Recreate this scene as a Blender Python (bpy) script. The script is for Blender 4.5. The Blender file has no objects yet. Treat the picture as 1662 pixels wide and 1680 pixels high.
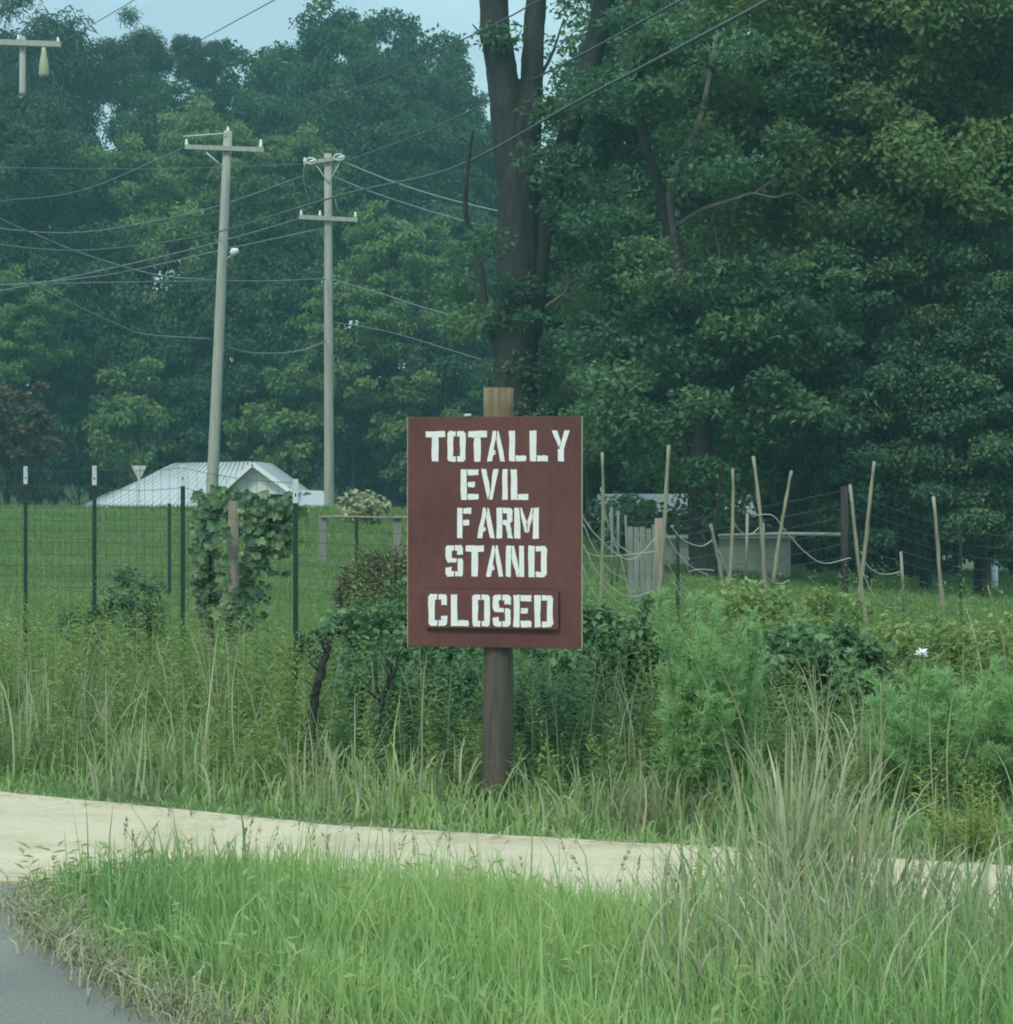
import bpy, math, random
import numpy as np
from mathutils import Vector, Matrix

R = math.radians
rng = np.random.default_rng(7)
random.seed(7)
S = bpy.context.scene
COL = S.collection

# ------------------------------------------------------------------ camera, world, sun, exposure
FPX, HX, HY, EYE = 3800.0, 831.0, 800.0, 1.4       # focal length and horizon in photo pixels, eye height in metres
cam_d = bpy.data.cameras.new('camera')
cam = bpy.data.objects.new('camera', cam_d); COL.objects.link(cam)
cam.location = (0, 0, EYE); cam.rotation_euler = (R(90), 0, 0)
cam_d.sensor_fit = 'HORIZONTAL'; cam_d.sensor_width = 36.0
cam_d.lens = 36.0 * FPX / 1662.0
cam_d.shift_y = -(840.0 - HY) / 1662.0
cam_d.clip_start = 0.05; cam_d.clip_end = 2000
S.camera = cam

SUN_EL, SUN_AZ = R(45), R(203)                      # azimuth clockwise from +Y: behind the camera, to its left
w = bpy.data.worlds.new('World'); S.world = w; w.use_nodes = True
nt = w.node_tree; nt.nodes.clear()
wo = nt.nodes.new('ShaderNodeOutputWorld'); bg = nt.nodes.new('ShaderNodeBackground')
sky = nt.nodes.new('ShaderNodeTexSky'); sky.sky_type = 'NISHITA'; sky.sun_disc = False
sky.sun_elevation = SUN_EL; sky.sun_rotation = SUN_AZ
sky.air_density = 1.2; sky.dust_density = 1.5; sky.ozone_density = 1.0
tc = nt.nodes.new('ShaderNodeTexCoord'); mp = nt.nodes.new('ShaderNodeMapping')
mp.inputs['Scale'].default_value = (1.0, 1.0, 2.6); mp.inputs['Location'].default_value = (0.31, 0.2, 0.1)
nz = nt.nodes.new('ShaderNodeTexNoise'); nz.inputs['Scale'].default_value = 8.0; nz.inputs['Detail'].default_value = 5
rp = nt.nodes.new('ShaderNodeValToRGB')
rp.color_ramp.elements[0].position = 0.36; rp.color_ramp.elements[0].color = (0.42, 0.42, 0.42, 1)
rp.color_ramp.elements[1].position = 0.62; rp.color_ramp.elements[1].color = (1, 1, 1, 1)
mx = nt.nodes.new('ShaderNodeMix'); mx.data_type = 'RGBA'
mx.inputs[7].default_value = (4.3, 7.2, 7.8, 1)      # pale thin cloud
nt.links.new(tc.outputs['Generated'], mp.inputs[0]); nt.links.new(mp.outputs[0], nz.inputs['Vector'])
nt.links.new(nz.outputs[0], rp.inputs[0]); nt.links.new(rp.outputs[0], mx.inputs[0])
sx_ = nt.nodes.new('ShaderNodeSeparateXYZ'); nt.links.new(tc.outputs['Generated'], sx_.inputs[0])
el_ = nt.nodes.new('ShaderNodeMapRange'); el_.inputs[1].default_value = 0; el_.inputs[2].default_value = 1; el_.inputs[3].default_value = .72; el_.inputs[4].default_value = 2.6
nt.links.new(sx_.outputs[2], el_.inputs[0])          # an overcast sky is about three times brighter overhead than at the horizon
cm_ = nt.nodes.new('ShaderNodeVectorMath'); cm_.operation = 'SCALE'; cm_.inputs[0].default_value = (4.35, 6.2, 6.85)
nt.links.new(el_.outputs[0], cm_.inputs['Scale']); nt.links.new(cm_.outputs[0], mx.inputs[7])
nt.links.new(sky.outputs[0], mx.inputs[6]); nt.links.new(mx.outputs[2], bg.inputs[0])
bg.inputs[1].default_value = 0.10
nt.links.new(bg.outputs[0], wo.inputs[0])

sl = bpy.data.lights.new('sun', 'SUN'); sl.energy = 1.5; sl.angle = R(12); sl.color = (1.0, 0.97, 0.86)
so = bpy.data.objects.new('sun', sl); COL.objects.link(so)
sdir = Vector((math.sin(SUN_AZ) * math.cos(SUN_EL), math.cos(SUN_AZ) * math.cos(SUN_EL), math.sin(SUN_EL)))
so.rotation_euler = sdir.to_track_quat('Z', 'Y').to_euler(); so.location = (0, -10, 30)

vs = S.view_settings
S.display_settings.display_device = 'sRGB'
vs.view_transform = 'Standard'; vs.look = 'None'; vs.gamma = 1; vs.use_curve_mapping = False
vs.exposure = 0.35
S.render.engine = 'CYCLES'
cy = S.cycles
cy.use_denoising = True
cy.max_bounces = 6; cy.diffuse_bounces = 3; cy.glossy_bounces = 2; cy.transmission_bounces = 3
cy.volume_bounces = 0; cy.transparent_max_bounces = 8; cy.caustics_reflective = False; cy.caustics_refractive = False
cy.filter_width = 1.9
S.render.use_persistent_data = False

# ------------------------------------------------------------------ helpers
def P(x, y, d):
    """the world point that lies d metres ahead and shows at photo pixel (x, y)"""
    return np.array([(x - HX) / FPX * d, d, EYE - (y - HY) / FPX * d])

def sm(t):
    t = np.clip(t, 0, 1); return t * t * (3 - 2 * t)

def terr(X, Y):
    X = np.asarray(X, float); Y = np.asarray(Y, float)
    c = 0.93 - 1.4 * sm((X + 3.5) / 12.0)
    t = np.clip((Y - 12) / 38, 0, 1)
    z = c * (0.5 * t + 0.5 * sm(t))
    z = z + (-2.0 - c) * sm((Y - 50) / 18)
    z = z + 7.0 * sm((Y - 90) / 70)
    return z

def tag(o, label=None, cat=None, group=None, kind=None):
    if label: o['label'] = label
    if cat: o['category'] = cat
    if group: o['group'] = group
    if kind: o['kind'] = kind
    return o

def empty(name, loc=(0, 0, 0), rz=0):
    o = bpy.data.objects.new(name, None); COL.objects.link(o)
    o.location = tuple(float(v) for v in loc); o.rotation_euler = (0, 0, rz); o.empty_display_size = 0.2
    return o

def link(name, me, parent=None, loc=None):
    o = bpy.data.objects.new(name, me); COL.objects.link(o)
    if parent is not None: o.parent = parent
    if loc is not None: o.location = tuple(float(v) for v in loc)
    return o

class MB:
    """collects pieces of geometry and makes ONE mesh of them"""
    def __init__(s): s.v = []; s.f = []; s.t = []; s.n = 0
    def add(s, V, F, tint=None):
        V = np.asarray(V, float).reshape(-1, 3)
        F = np.asarray(F, int)
        s.v.append(V); s.f.append(F + s.n)
        s.t.append(np.zeros(len(V)) if tint is None else np.broadcast_to(np.asarray(tint, float), (len(V),)))
        s.n += len(V); return s
    def box(s, c, size, rot=None, tint=None):
        x, y, z = np.array(size) / 2
        V = np.array([[a * x, b * y, q * z] for a in (-1, 1) for b in (-1, 1) for q in (-1, 1)])
        if rot is not None: V = V @ np.array(rot.to_3x3() if isinstance(rot, Matrix) else rot).T
        return s.add(V + np.array(c), [[0, 1, 3, 2], [4, 6, 7, 5], [0, 4, 5, 1], [2, 3, 7, 6], [0, 2, 6, 4], [1, 5, 7, 3]], tint)
    def tube(s, pts, rad, k=8, cap=True, tint=None, flat=1.0, rough=0.0):
        pts = np.asarray(pts, float); n = len(pts)
        rad = np.broadcast_to(np.asarray(rad, float), (n,))
        tan = np.gradient(pts, axis=0); tan /= np.linalg.norm(tan, axis=1)[:, None] + 1e-12
        up = np.array([0, 0, 1.0]) if abs(tan[0][2]) < 0.9 else np.array([1.0, 0, 0])
        rings = []
        a = np.linspace(0, 2 * math.pi, k, endpoint=False)
        for i in range(n):
            u = np.cross(up, tan[i]); u /= np.linalg.norm(u) + 1e-12
            v = np.cross(tan[i], u); up = v if abs(tan[0][2]) < 0.9 else np.cross(tan[i], np.cross(up, tan[i]))
            rr = rad[i]
            if rough: rr = rr * (1 + rough * (.6 * np.sin(a * 5 + i * .31) + .5 * np.sin(a * 9 - i * .17 + 1) + .5 * rng.normal(0, 1, k)))[:, None]
            rings.append(pts[i] + rr * (np.cos(a)[:, None] * u + flat * np.sin(a)[:, None] * v))
        V = np.concatenate(rings)
        i, j = np.meshgrid(np.arange(n - 1), np.arange(k), indexing='ij')
        j2 = (j + 1) % k
        F = np.stack([i * k + j, i * k + j2, (i + 1) * k + j2, (i + 1) * k + j], -1).reshape(-1, 4)
        if cap:
            V = np.concatenate([V, pts[:1], pts[-1:]]); m = n * k
            jj = np.arange(k); j2 = (jj + 1) % k
            c0 = np.stack([j2, jj, np.full(k, m), np.full(k, m)], -1)
            c1 = np.stack([(n - 1) * k + jj, (n - 1) * k + j2, np.full(k, m + 1), np.full(k, m + 1)], -1)
            F = np.concatenate([F, c0, c1])
        return s.add(V, F, tint)
    def mesh(s, name, mat, smooth=True):
        V = np.concatenate(s.v); F = s.f
        tint = np.concatenate(s.t)
        starts, loops, tot = [], [], 0
        for f in F:
            if f.shape[1] == 4:
                tri = f[:, 2] == f[:, 3]
                if tri.any():
                    q = f[~tri]; t3 = f[tri][:, :3]
                    for a in (q, t3):
                        if len(a):
                            starts.append(tot + np.arange(len(a)) * a.shape[1]); loops.append(a.ravel()); tot += a.size
                    continue
            starts.append(tot + np.arange(len(f)) * f.shape[1]); loops.append(f.ravel()); tot += f.size
        me = bpy.data.meshes.new(name)
        L = np.concatenate(loops).astype(np.int32); ST = np.concatenate(starts).astype(np.int32)
        me.vertices.add(len(V)); me.vertices.foreach_set('co', V.astype(np.float32).ravel())
        me.loops.add(len(L)); me.loops.foreach_set('vertex_index', L)
        me.polygons.add(len(ST)); me.polygons.foreach_set('loop_start', ST)
        at = me.attributes.new('tint', 'FLOAT', 'POINT'); at.data.foreach_set('value', tint.astype(np.float32))
        me.materials.append(mat)
        me.update(calc_edges=True); me.validate()
        me.polygons.foreach_set('use_smooth', np.full(len(me.polygons), smooth))
        return me
    def build(s, name, mat, parent=None, smooth=True, loc=None):
        return link(name, s.mesh(name, mat, smooth), parent, loc)

def unit(v): return v / (np.linalg.norm(v, axis=-1, keepdims=True) + 1e-12)

def leaves(mb, pos, dirv, nrm, length, width, tint, droop=0.12):
    """rhomb-shaped leaves, slightly folded and drooping; everything an array"""
    n = len(pos); dirv = unit(dirv); side = unit(np.cross(dirv, nrm)); nn = np.cross(side, dirv)
    L = np.broadcast_to(np.asarray(length, float), (n,))[:, None]; W = np.broadcast_to(np.asarray(width, float), (n,))[:, None]
    mid = pos + dirv * L * 0.45
    V = np.stack([pos, mid + side * W * 0.5 + nn * W * 0.12, pos + dirv * L - nn * L * droop, mid - side * W * 0.5 + nn * W * 0.12], 1).reshape(-1, 3)
    F = np.arange(n * 4).reshape(-1, 4)
    return mb.add(V, F, np.repeat(np.broadcast_to(tint, (n,)), 4))

def blades(mb, base, h, wd, az, lean, tint, segs=3, twist=None, bend=1.0, taper=1.6):
    """grass blades: each a tapering strip bent over by `lean` radians toward azimuth `az`, the bend gathering toward the tip as `bend` grows"""
    n = len(base); t = np.linspace(0, 1, segs + 1)
    h = np.broadcast_to(np.asarray(h, float), (n,))[:, None]; wd = np.broadcast_to(np.asarray(wd, float), (n,))
    L = np.broadcast_to(np.asarray(lean, float), (n,))[:, None]
    tm = (t[:-1] + t[1:]) / 2
    a = rng.normal(0, 0.14, (n, 1)) + L * (tm[None, :] ** bend)
    z0 = np.zeros((n, 1))
    hor = np.concatenate([z0, np.cumsum(np.sin(a), 1)], 1) * h / segs; ver = np.concatenate([z0, np.cumsum(np.cos(a), 1)], 1) * h / segs
    dx, dy = np.cos(az), np.sin(az)
    c = base[:, None, :] + np.stack([hor * dx[:, None], hor * dy[:, None], ver], -1)
    tw = az + math.pi / 2 + (rng.uniform(-1.2, 1.2, n) if twist is None else twist)
    side = np.stack([np.cos(tw), np.sin(tw), np.zeros(n)], -1)[:, None, :]
    wt = (1 - t[None, :] ** taper) * 0.95 + 0.05
    off = side * (wd[:, None] * wt)[..., None] * 0.5
    V = np.stack([c - off, c + off], 2).reshape(-1, 3)
    k = 2 * (segs + 1); b = (np.arange(n) * k)[:, None]; i = np.arange(segs)[None, :] * 2
    F = np.stack([b + i, b + i + 1, b + i + 3, b + i + 2], -1).reshape(-1, 4)
    return mb.add(V, F, np.repeat(np.broadcast_to(tint, (n,)), k))

# ------------------------------------------------------------------ materials
def mat(name):
    m = bpy.data.materials.new(name); m.use_nodes = True
    n = m.node_tree.nodes; b = n['Principled BSDF']
    return m, m.node_tree, b

def ramp_node(t, stops):
    r = t.nodes.new('ShaderNodeValToRGB'); cr = r.color_ramp
    while len(cr.elements) < len(stops): cr.elements.new(0.5)
    for e, (p, c) in zip(cr.elements, stops): e.position = p; e.color = (*c, 1)
    return r

def leaf_mat(name, stops, trans=0.35, rough=0.55, spec=0.3):
    m, t, b = mat(name)
    a = t.nodes.new('ShaderNodeAttribute'); a.attribute_name = 'tint'
    r = ramp_node(t, stops); t.links.new(a.outputs['Fac'], r.inputs[0])
    t.links.new(r.outputs[0], b.inputs['Base Color'])
    b.inputs['Roughness'].default_value = rough; b.inputs['Specular IOR Level'].default_value = spec
    tr = t.nodes.new('ShaderNodeBsdfTranslucent'); mixc = t.nodes.new('ShaderNodeMixShader'); mixc.inputs[0].default_value = trans
    hs = t.nodes.new('ShaderNodeHueSaturation'); hs.inputs['Value'].default_value = 1.25; hs.inputs['Saturation'].default_value = 1.1; hs.inputs['Hue'].default_value = 0.49
    t.links.new(r.outputs[0], hs.inputs['Color']); t.links.new(hs.outputs[0], tr.inputs[0])
    t.links.new(b.outputs[0], mixc.inputs[1]); t.links.new(tr.outputs[0], mixc.inputs[2])
    t.links.new(mixc.outputs[0], t.nodes['Material Output'].inputs[0])
    return m

def rough_mat(name, stops, scale=(8, 8, 8), detail=6, rough=0.8, bump=0.3, spec=0.3, bscale=None, dist=0.01, mix2=None):
    m, t, b = mat(name)
    tcx = t.nodes.new('ShaderNodeTexCoord'); mpx = t.nodes.new('ShaderNodeMapping'); mpx.inputs['Scale'].default_value = scale
    n = t.nodes.new('ShaderNodeTexNoise'); n.inputs['Scale'].default_value = 1.0; n.inputs['Detail'].default_value = detail
    n.inputs['Roughness'].default_value = 0.65
    t.links.new(tcx.outputs['Object'], mpx.inputs[0]); t.links.new(mpx.outputs[0], n.inputs['Vector'])
    r = ramp_node(t, stops); t.links.new(n.outputs[0], r.inputs[0])
    out = r.outputs[0]
    if mix2:
        sc2, stops2 = mix2
        n2 = t.nodes.new('ShaderNodeTexNoise'); n2.inputs['Scale'].default_value = sc2; n2.inputs['Detail'].default_value = 3
        t.links.new(tcx.outputs['Object'], n2.inputs['Vector'])
        r2 = ramp_node(t, stops2); t.links.new(n2.outputs[0], r2.inputs[0])
        mm = t.nodes.new('ShaderNodeMix'); mm.data_type = 'RGBA'; mm.blend_type = 'MULTIPLY'; mm.inputs[0].default_value = 1
        t.links.new(out, mm.inputs[6]); t.links.new(r2.outputs[0], mm.inputs[7]); out = mm.outputs[2]
    t.links.new(out, b.inputs['Base Color'])
    b.inputs['Roughness'].default_value = rough; b.inputs['Specular IOR Level'].default_value = spec
    if bump:
        bp = t.nodes.new('ShaderNodeBump'); bp.inputs['Strength'].default_value = bump; bp.inputs['Distance'].default_value = dist
        t.links.new(n.outputs[0], bp.inputs['Height']); t.links.new(bp.outputs[0], b.inputs['Normal'])
    return m

G = lambda *s: list(s)
M = {}
M['forest'] = leaf_mat('forest_leaf', [(0, (.022, .06, .034)), (.5, (.042, .095, .040)), (1, (.085, .145, .045))])
M['forest_light'] = leaf_mat('light_leaf', [(0, (.07, .135, .045)), (.5, (.12, .20, .06)), (1, (.19, .27, .085))])
M['pine'] = leaf_mat('pine_needle', [(0, (.022, .048, .032)), (.6, (.040, .078, .040)), (1, (.075, .11, .045))], trans=0.15)
M['near_leaf'] = leaf_mat('tree_leaf', [(0, (.045, .115, .065)), (.55, (.085, .17, .085)), (1, (.18, .27, .105))])
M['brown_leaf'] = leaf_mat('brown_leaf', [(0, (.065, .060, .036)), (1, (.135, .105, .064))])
M['shrub'] = leaf_mat('shrub_leaf', [(0, (.05, .125, .055)), (.6, (.11, .21, .08)), (1, (.20, .31, .13))], spec=0.5, rough=0.4)
M['weed'] = leaf_mat('weed_leaf', [(0, (.095, .175, .06)), (.5, (.21, .30, .09)), (1, (.34, .39, .16))])
M['fern'] = leaf_mat('feathery_leaf', [(0, (.20, .36, .15)), (.6, (.31, .48, .21)), (1, (.42, .56, .28))], trans=0.5)
M['grass'] = leaf_mat('grass_blade', [(0, (.14, .27, .10)), (.35, (.34, .48, .185)), (.65, (.44, .54, .225)), (.85, (.40, .46, .25)), (1, (.46, .43, .28))], trans=0.45)
M['field'] = leaf_mat('field_blade', [(0, (.115, .20, .065)), (.6, (.18, .285, .085)), (1, (.25, .32, .12))], trans=0.35)
M['dry'] = leaf_mat('dry_blade', [(0, (.17, .20, .10)), (.5, (.34, .33, .20)), (1, (.50, .47, .33))], trans=0.3)
M['pale'] = leaf_mat('pale_blade', [(0, (.13, .20, .08)), (.5, (.32, .35, .20)), (1, (.54, .53, .37))], trans=0.35)
M['yellow'] = leaf_mat('yellow_leaf', [(0, (.14, .22, .06)), (1, (.36, .38, .12))])
M['vine'] = leaf_mat('vine_leaf', [(0, (.03, .08, .035)), (.5, (.07, .15, .055)), (1, (.20, .28, .12))], spec=0.5, rough=0.4)
M['bark'] = rough_mat('bark', [(.3, (.012, .013, .012)), (.7, (.046, .045, .040))], scale=(9, 9, 2.5), bump=0.8, dist=0.05)
M['bark_pale'] = rough_mat('pale_bark', [(.3, (.07, .065, .055)), (.7, (.17, .15, .125))], scale=(9, 9, 2), bump=0.5, dist=0.03)
M['pole'] = rough_mat('grey_pole_wood', [(.3, (.24, .24, .20)), (.7, (.44, .43, .37))], scale=(30, 30, .8), bump=0.3)
M['galv'] = rough_mat('galvanised', [(.3, (.40, .42, .42)), (.7, (.58, .60, .60))], rough=0.5, bump=0)
M['porcelain'] = rough_mat('porcelain', [(.3, (.55, .57, .55)), (.7, (.7, .72, .7))], rough=0.3, bump=0)
M['yellowcap'] = rough_mat('faded_yellow', [(.3, (.34, .33, .18)), (.7, (.46, .44, .27))], rough=0.5, bump=0)
M['wire'] = rough_mat('weathered_cable', [(.3, (.055, .065, .065)), (.7, (.09, .10, .10))], rough=0.6, bump=0)
M['wire_al'] = rough_mat('aluminium_cable', [(.3, (.12, .14, .14)), (.7, (.20, .23, .22))], rough=0.5, bump=0)
M['fence_wire'] = rough_mat('fence_wire', [(.3, (.04, .05, .045)), (.7, (.08, .09, .085))], rough=0.6, bump=0)
M['tpost'] = rough_mat('green_paint', [(.3, (.010, .028, .018)), (.7, (.020, .045, .028))], rough=0.6, bump=0.1)
M['white'] = rough_mat('white_paint', [(.3, (.70, .72, .70)), (.7, (.80, .82, .80))], rough=0.6, bump=0)
M['roof'] = rough_mat('pale_metal_roof', [(.3, (.40, .43, .43)), (.6, (.50, .53, .53)), (.75, (.44, .44, .41))], scale=(1.2, 1.2, 3), rough=0.45, bump=0.05)
M['siding'] = rough_mat('pale_siding', [(.3, (.55, .59, .55)), (.7, (.66, .69, .64))], rough=0.7, bump=0)
M['cream'] = rough_mat('cream_wall', [(.3, (.58, .58, .48)), (.6, (.70, .70, .60)), (.8, (.50, .48, .38))], scale=(1.5, 1.5, 3), rough=0.8, bump=0)
M['darkpaint'] = rough_mat('dark_board', [(.3, (.02, .022, .022)), (.7, (.04, .04, .04))], rough=0.7, bump=0)
M['bamboo'] = rough_mat('bamboo', [(.25, (.15, .135, .095)), (.5, (.27, .25, .18)), (.75, (.40, .37, .27))], scale=(20, 20, 3), rough=0.6, bump=0.1)
M['oldwood'] = rough_mat('weathered_wood', [(.3, (.17, .145, .11)), (.7, (.32, .27, .20))], scale=(30, 30, 3), rough=0.85, bump=0.3)
M['greywood'] = rough_mat('grey_wood', [(.3, (.13, .145, .125)), (.7, (.24, .25, .215))], scale=(30, 30, 3), rough=0.85, bump=0.3)
M['darkwood'] = rough_mat('dark_wood', [(.3, (.020, .017, .016)), (.7, (.055, .045, .042))], scale=(20, 20, 3), rough=0.9, bump=0.4)
M['rope'] = rough_mat('bleached_cord', [(.3, (.30, .34, .26)), (.7, (.46, .49, .39))], rough=0.9, bump=0)
M['post'] = rough_mat('treated_post', [(.25, (.10, .082, .05)), (.55, (.22, .175, .105)), (.8, (.30, .25, .155))], scale=(35, 35, 3.5), rough=0.85, bump=0.35,
                      mix2=(4.0, [(.3, (.75, .72, .70)), (.7, (1, 1, 1))]))
M['stain'] = rough_mat('brown_stain', [(.3, (.055, .048, .040)), (.7, (.115, .096, .078))], scale=(35, 35, 3), rough=0.8, bump=0.35)
M['maroon'] = rough_mat('maroon_paint', [(.25, (.092, .033, .030)), (.5, (.108, .040, .036)), (.78, (.128, .052, .046))], scale=(40, 30, 14), rough=0.62, bump=0.12, dist=0.002,
                        mix2=(2.2, [(.3, (.76, .78, .80)), (.55, (1.0, 1.0, 1.0)), (.75, (1.16, 1.18, 1.2))]))
M['edge'] = rough_mat('raw_plywood', [(.3, (.30, .24, .16)), (.7, (.46, .39, .27))], scale=(10, 200, 10), rough=0.85, bump=0.1)
M['stencil'] = rough_mat('white_stencil_paint', [(.22, (.40, .37, .35)), (.36, (.66, .67, .65)), (.75, (.74, .75, .73))], scale=(40, 40, 40), rough=0.7, bump=0.05, dist=0.001)
M['concrete'] = rough_mat('concrete', [(.25, (.46, .385, .265)), (.75, (.59, .50, .355))], scale=(30, 30, 30), rough=0.9, bump=0.12, dist=0.002,
                          mix2=(2.6, [(.25, (.78, .75, .68)), (.5, (.98, .97, .95)), (.75, (1.06, 1.06, 1.05))]))
M['asphalt'] = rough_mat('asphalt', [(.3, (.13, .127, .112)), (.5, (.185, .18, .155)), (.72, (.26, .25, .215))], scale=(90, 90, 90), rough=0.75, bump=0.5, dist=0.006, spec=0.4,
                         mix2=(1.1, [(.3, (.8, .8, .8)), (.7, (1.1, 1.1, 1.1))]))
M['soil'] = rough_mat('grassy_soil', [(.3, (.05, .075, .025)), (.55, (.085, .12, .035)), (.8, (.14, .15, .06))], scale=(1.7, 1.7, 1.7), detail=9, rough=0.95, bump=0.5, dist=0.05)

# ------------------------------------------------------------------ setting: ground, road, path
gx = np.unique(np.concatenate([np.linspace(-150, -14, 35), np.linspace(-14, 14, 57), np.linspace(14, 150, 35)]))
gy = np.unique(np.concatenate([np.linspace(-20, 4, 13), np.linspace(4, 80, 153), np.linspace(80, 265, 50)]))
XX, YY = np.meshgrid(gx, gy); nx, ny = len(gx), len(gy)
ZZ = terr(XX, YY) + np.where(YY > 13, 0.03 * np.sin(XX * 1.7 + YY) * np.sin(YY * 0.9), 0)
idx = np.arange(nx * ny).reshape(ny, nx)
F = np.stack([idx[:-1, :-1], idx[:-1, 1:], idx[1:, 1:], idx[1:, :-1]], -1).reshape(-1, 4)
tag(MB().add(np.stack([XX, YY, ZZ], -1).reshape(-1, 3), F).build('ground', M['soil']), kind='structure')

far_edge = np.array([(-9, 13.4), (-5, 11.75), (-3.4, 10.98), (-2.30, 10.53), (-1.68, 10.13), (-1.11, 9.76), (-.675, 9.47), (0, 9.22), (.40, 9.06), (.865, 8.9), (1.30, 8.69), (1.85, 8.47), (3.2, 7.95), (6, 7.0), (11, 5.6)])
near_edge = np.array([(-9, 8.9), (-5, 8.55), (-3.4, 8.36), (-2.4, 8.22), (-1.75, 8.14), (-1.45, 8.12), (-1.0, 8.02), (-.45, 7.86), (-.05, 7.70), (.40, 7.53), (.85, 7.36), (1.40, 7.12), (2.7, 6.62), (5.4, 5.7), (10.4, 4.25)])
road_edge = np.array([(-1.72, 8.10), (-1.66, 7.85), (-1.56, 7.45), (-1.40, 7.02), (-1.22, 6.65), (-1.02, 6.28), (-.80, 5.92), (-.45, 5.5), (.1, 5.1), (.9, 4.75), (2.2, 4.4), (5, 3.9), (10.4, 3.2)])
def densify(p, n=6):
    t = np.arange(len(p)); q = np.linspace(0, len(p) - 1, (len(p) - 1) * n + 1)
    return np.stack([np.interp(q, t, p[:, 0]), np.interp(q, t, p[:, 1])], -1)
fe, ne = densify(far_edge), densify(near_edge)
fe = fe + rng.normal(0, .006, fe.shape); ne = ne + rng.normal(0, .006, ne.shape)
n = len(fe); z = .018
V = np.concatenate([np.c_[fe, np.full(n, z)], np.c_[ne, np.full(n, z)], np.c_[fe, np.full(n, -.08)], np.c_[ne, np.full(n, -.08)]])
i = np.arange(n - 1)
F = np.concatenate([np.stack([i, n + i, n + i + 1, i + 1], -1), np.stack([i, i + 1, 2 * n + i + 1, 2 * n + i], -1), np.stack([n + i + 1, n + i, 3 * n + i, 3 * n + i + 1], -1)])
tag(MB().add(V, F).build('concrete_path', M['concrete'], smooth=False), kind='structure')
re_ = densify(road_edge); re_ = re_ + rng.normal(0, .012, re_.shape)
n = len(re_)
ll = np.c_[np.linspace(-140, -140, n), np.linspace(8.2, -18, n)]
# road: fan out from its ragged edge to the left and toward the camera
mid = np.stack([re_ * (1 - t) + np.c_[np.full(n, -12.0), np.linspace(8.7, -6, n)] * t for t in (0, .12, .4, 1)], 0)
rows = np.concatenate([mid, ll[None]], 0); rows[3:, :, 1] = np.minimum(rows[3:, :, 1], 8.9)
V = np.c_[rows.reshape(-1, 2), np.full(rows.shape[0] * n, .012)]
idx = np.arange(rows.shape[0] * n).reshape(rows.shape[0], n)
F = np.stack([idx[:-1, :-1], idx[:-1, 1:], idx[1:, 1:], idx[1:, :-1]], -1).reshape(-1, 4)
i = np.arange(n - 1)
low = np.c_[re_, np.full(n, -.05)]; b0 = len(V); V = np.concatenate([V, low])
F = np.concatenate([F, np.stack([i, b0 + i, b0 + i + 1, i + 1], -1)])
tag(MB().add(V, F).build('road', M['asphalt'], smooth=False), kind='structure')

# ------------------------------------------------------------------ the sign
BD, BX, BZ, YAW = 10.0, (811 - HX) / FPX * 10, EYE - (873 - HY) / FPX * 10, R(-13)
sign = tag(empty('wooden_sign', (BX, BD, 0), YAW), 'maroon painted board on a round post reading TOTALLY EVIL FARM STAND CLOSED', 'sign')
BW, BH, BT = 0.772, 1.0, 0.024
mb = MB().box((0, 0, BZ), (BW - .004, BT, BH - .004)); bo = mb.build('board', M['maroon'], sign, smooth=False)
bv = bo.modifiers.new('soft_edges', 'BEVEL'); bv.width = .002; bv.segments = 1
for sx in (-1, 1):   # bare edges of the plywood, a hair proud of the paint
    MB().box((sx * (BW / 2 - .0005), .001, BZ), (.004, BT - .006, BH - .004)).build('board_edge', M['edge'], sign, smooth=False)
# post
zz = np.linspace(-.4, 1.834, 26)
wob = np.c_[.004 * np.sin(zz * 3), .003 * np.cos(zz * 4), zz]
wob[:, 0] += -.008 + .010 * (zz / 1.8); wob[:, 1] += BT / 2 + .068
lowm = zz < .92
rad = .0655 + .0015 * np.sin(zz * 7)
MB().tube(wob[zz > .80], rad[zz > .80], 18).build('post', M['post'], sign)
k = zz <= .92
MB().tube(wob[k], (rad - .0035)[k] + .0045 * (zz[k] < .86), 18).build('stained_post_foot', M['stain'], sign)
# bolts at the top of the board
for bx in (-.13,):
    MB().tube([(bx, -BT / 2 - .004, BZ + BH / 2 + .004), (bx + .03, -BT / 2 - .004, BZ + BH / 2 + .006)], .006, 8).build('bracket', M['galv'], sign)

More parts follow.
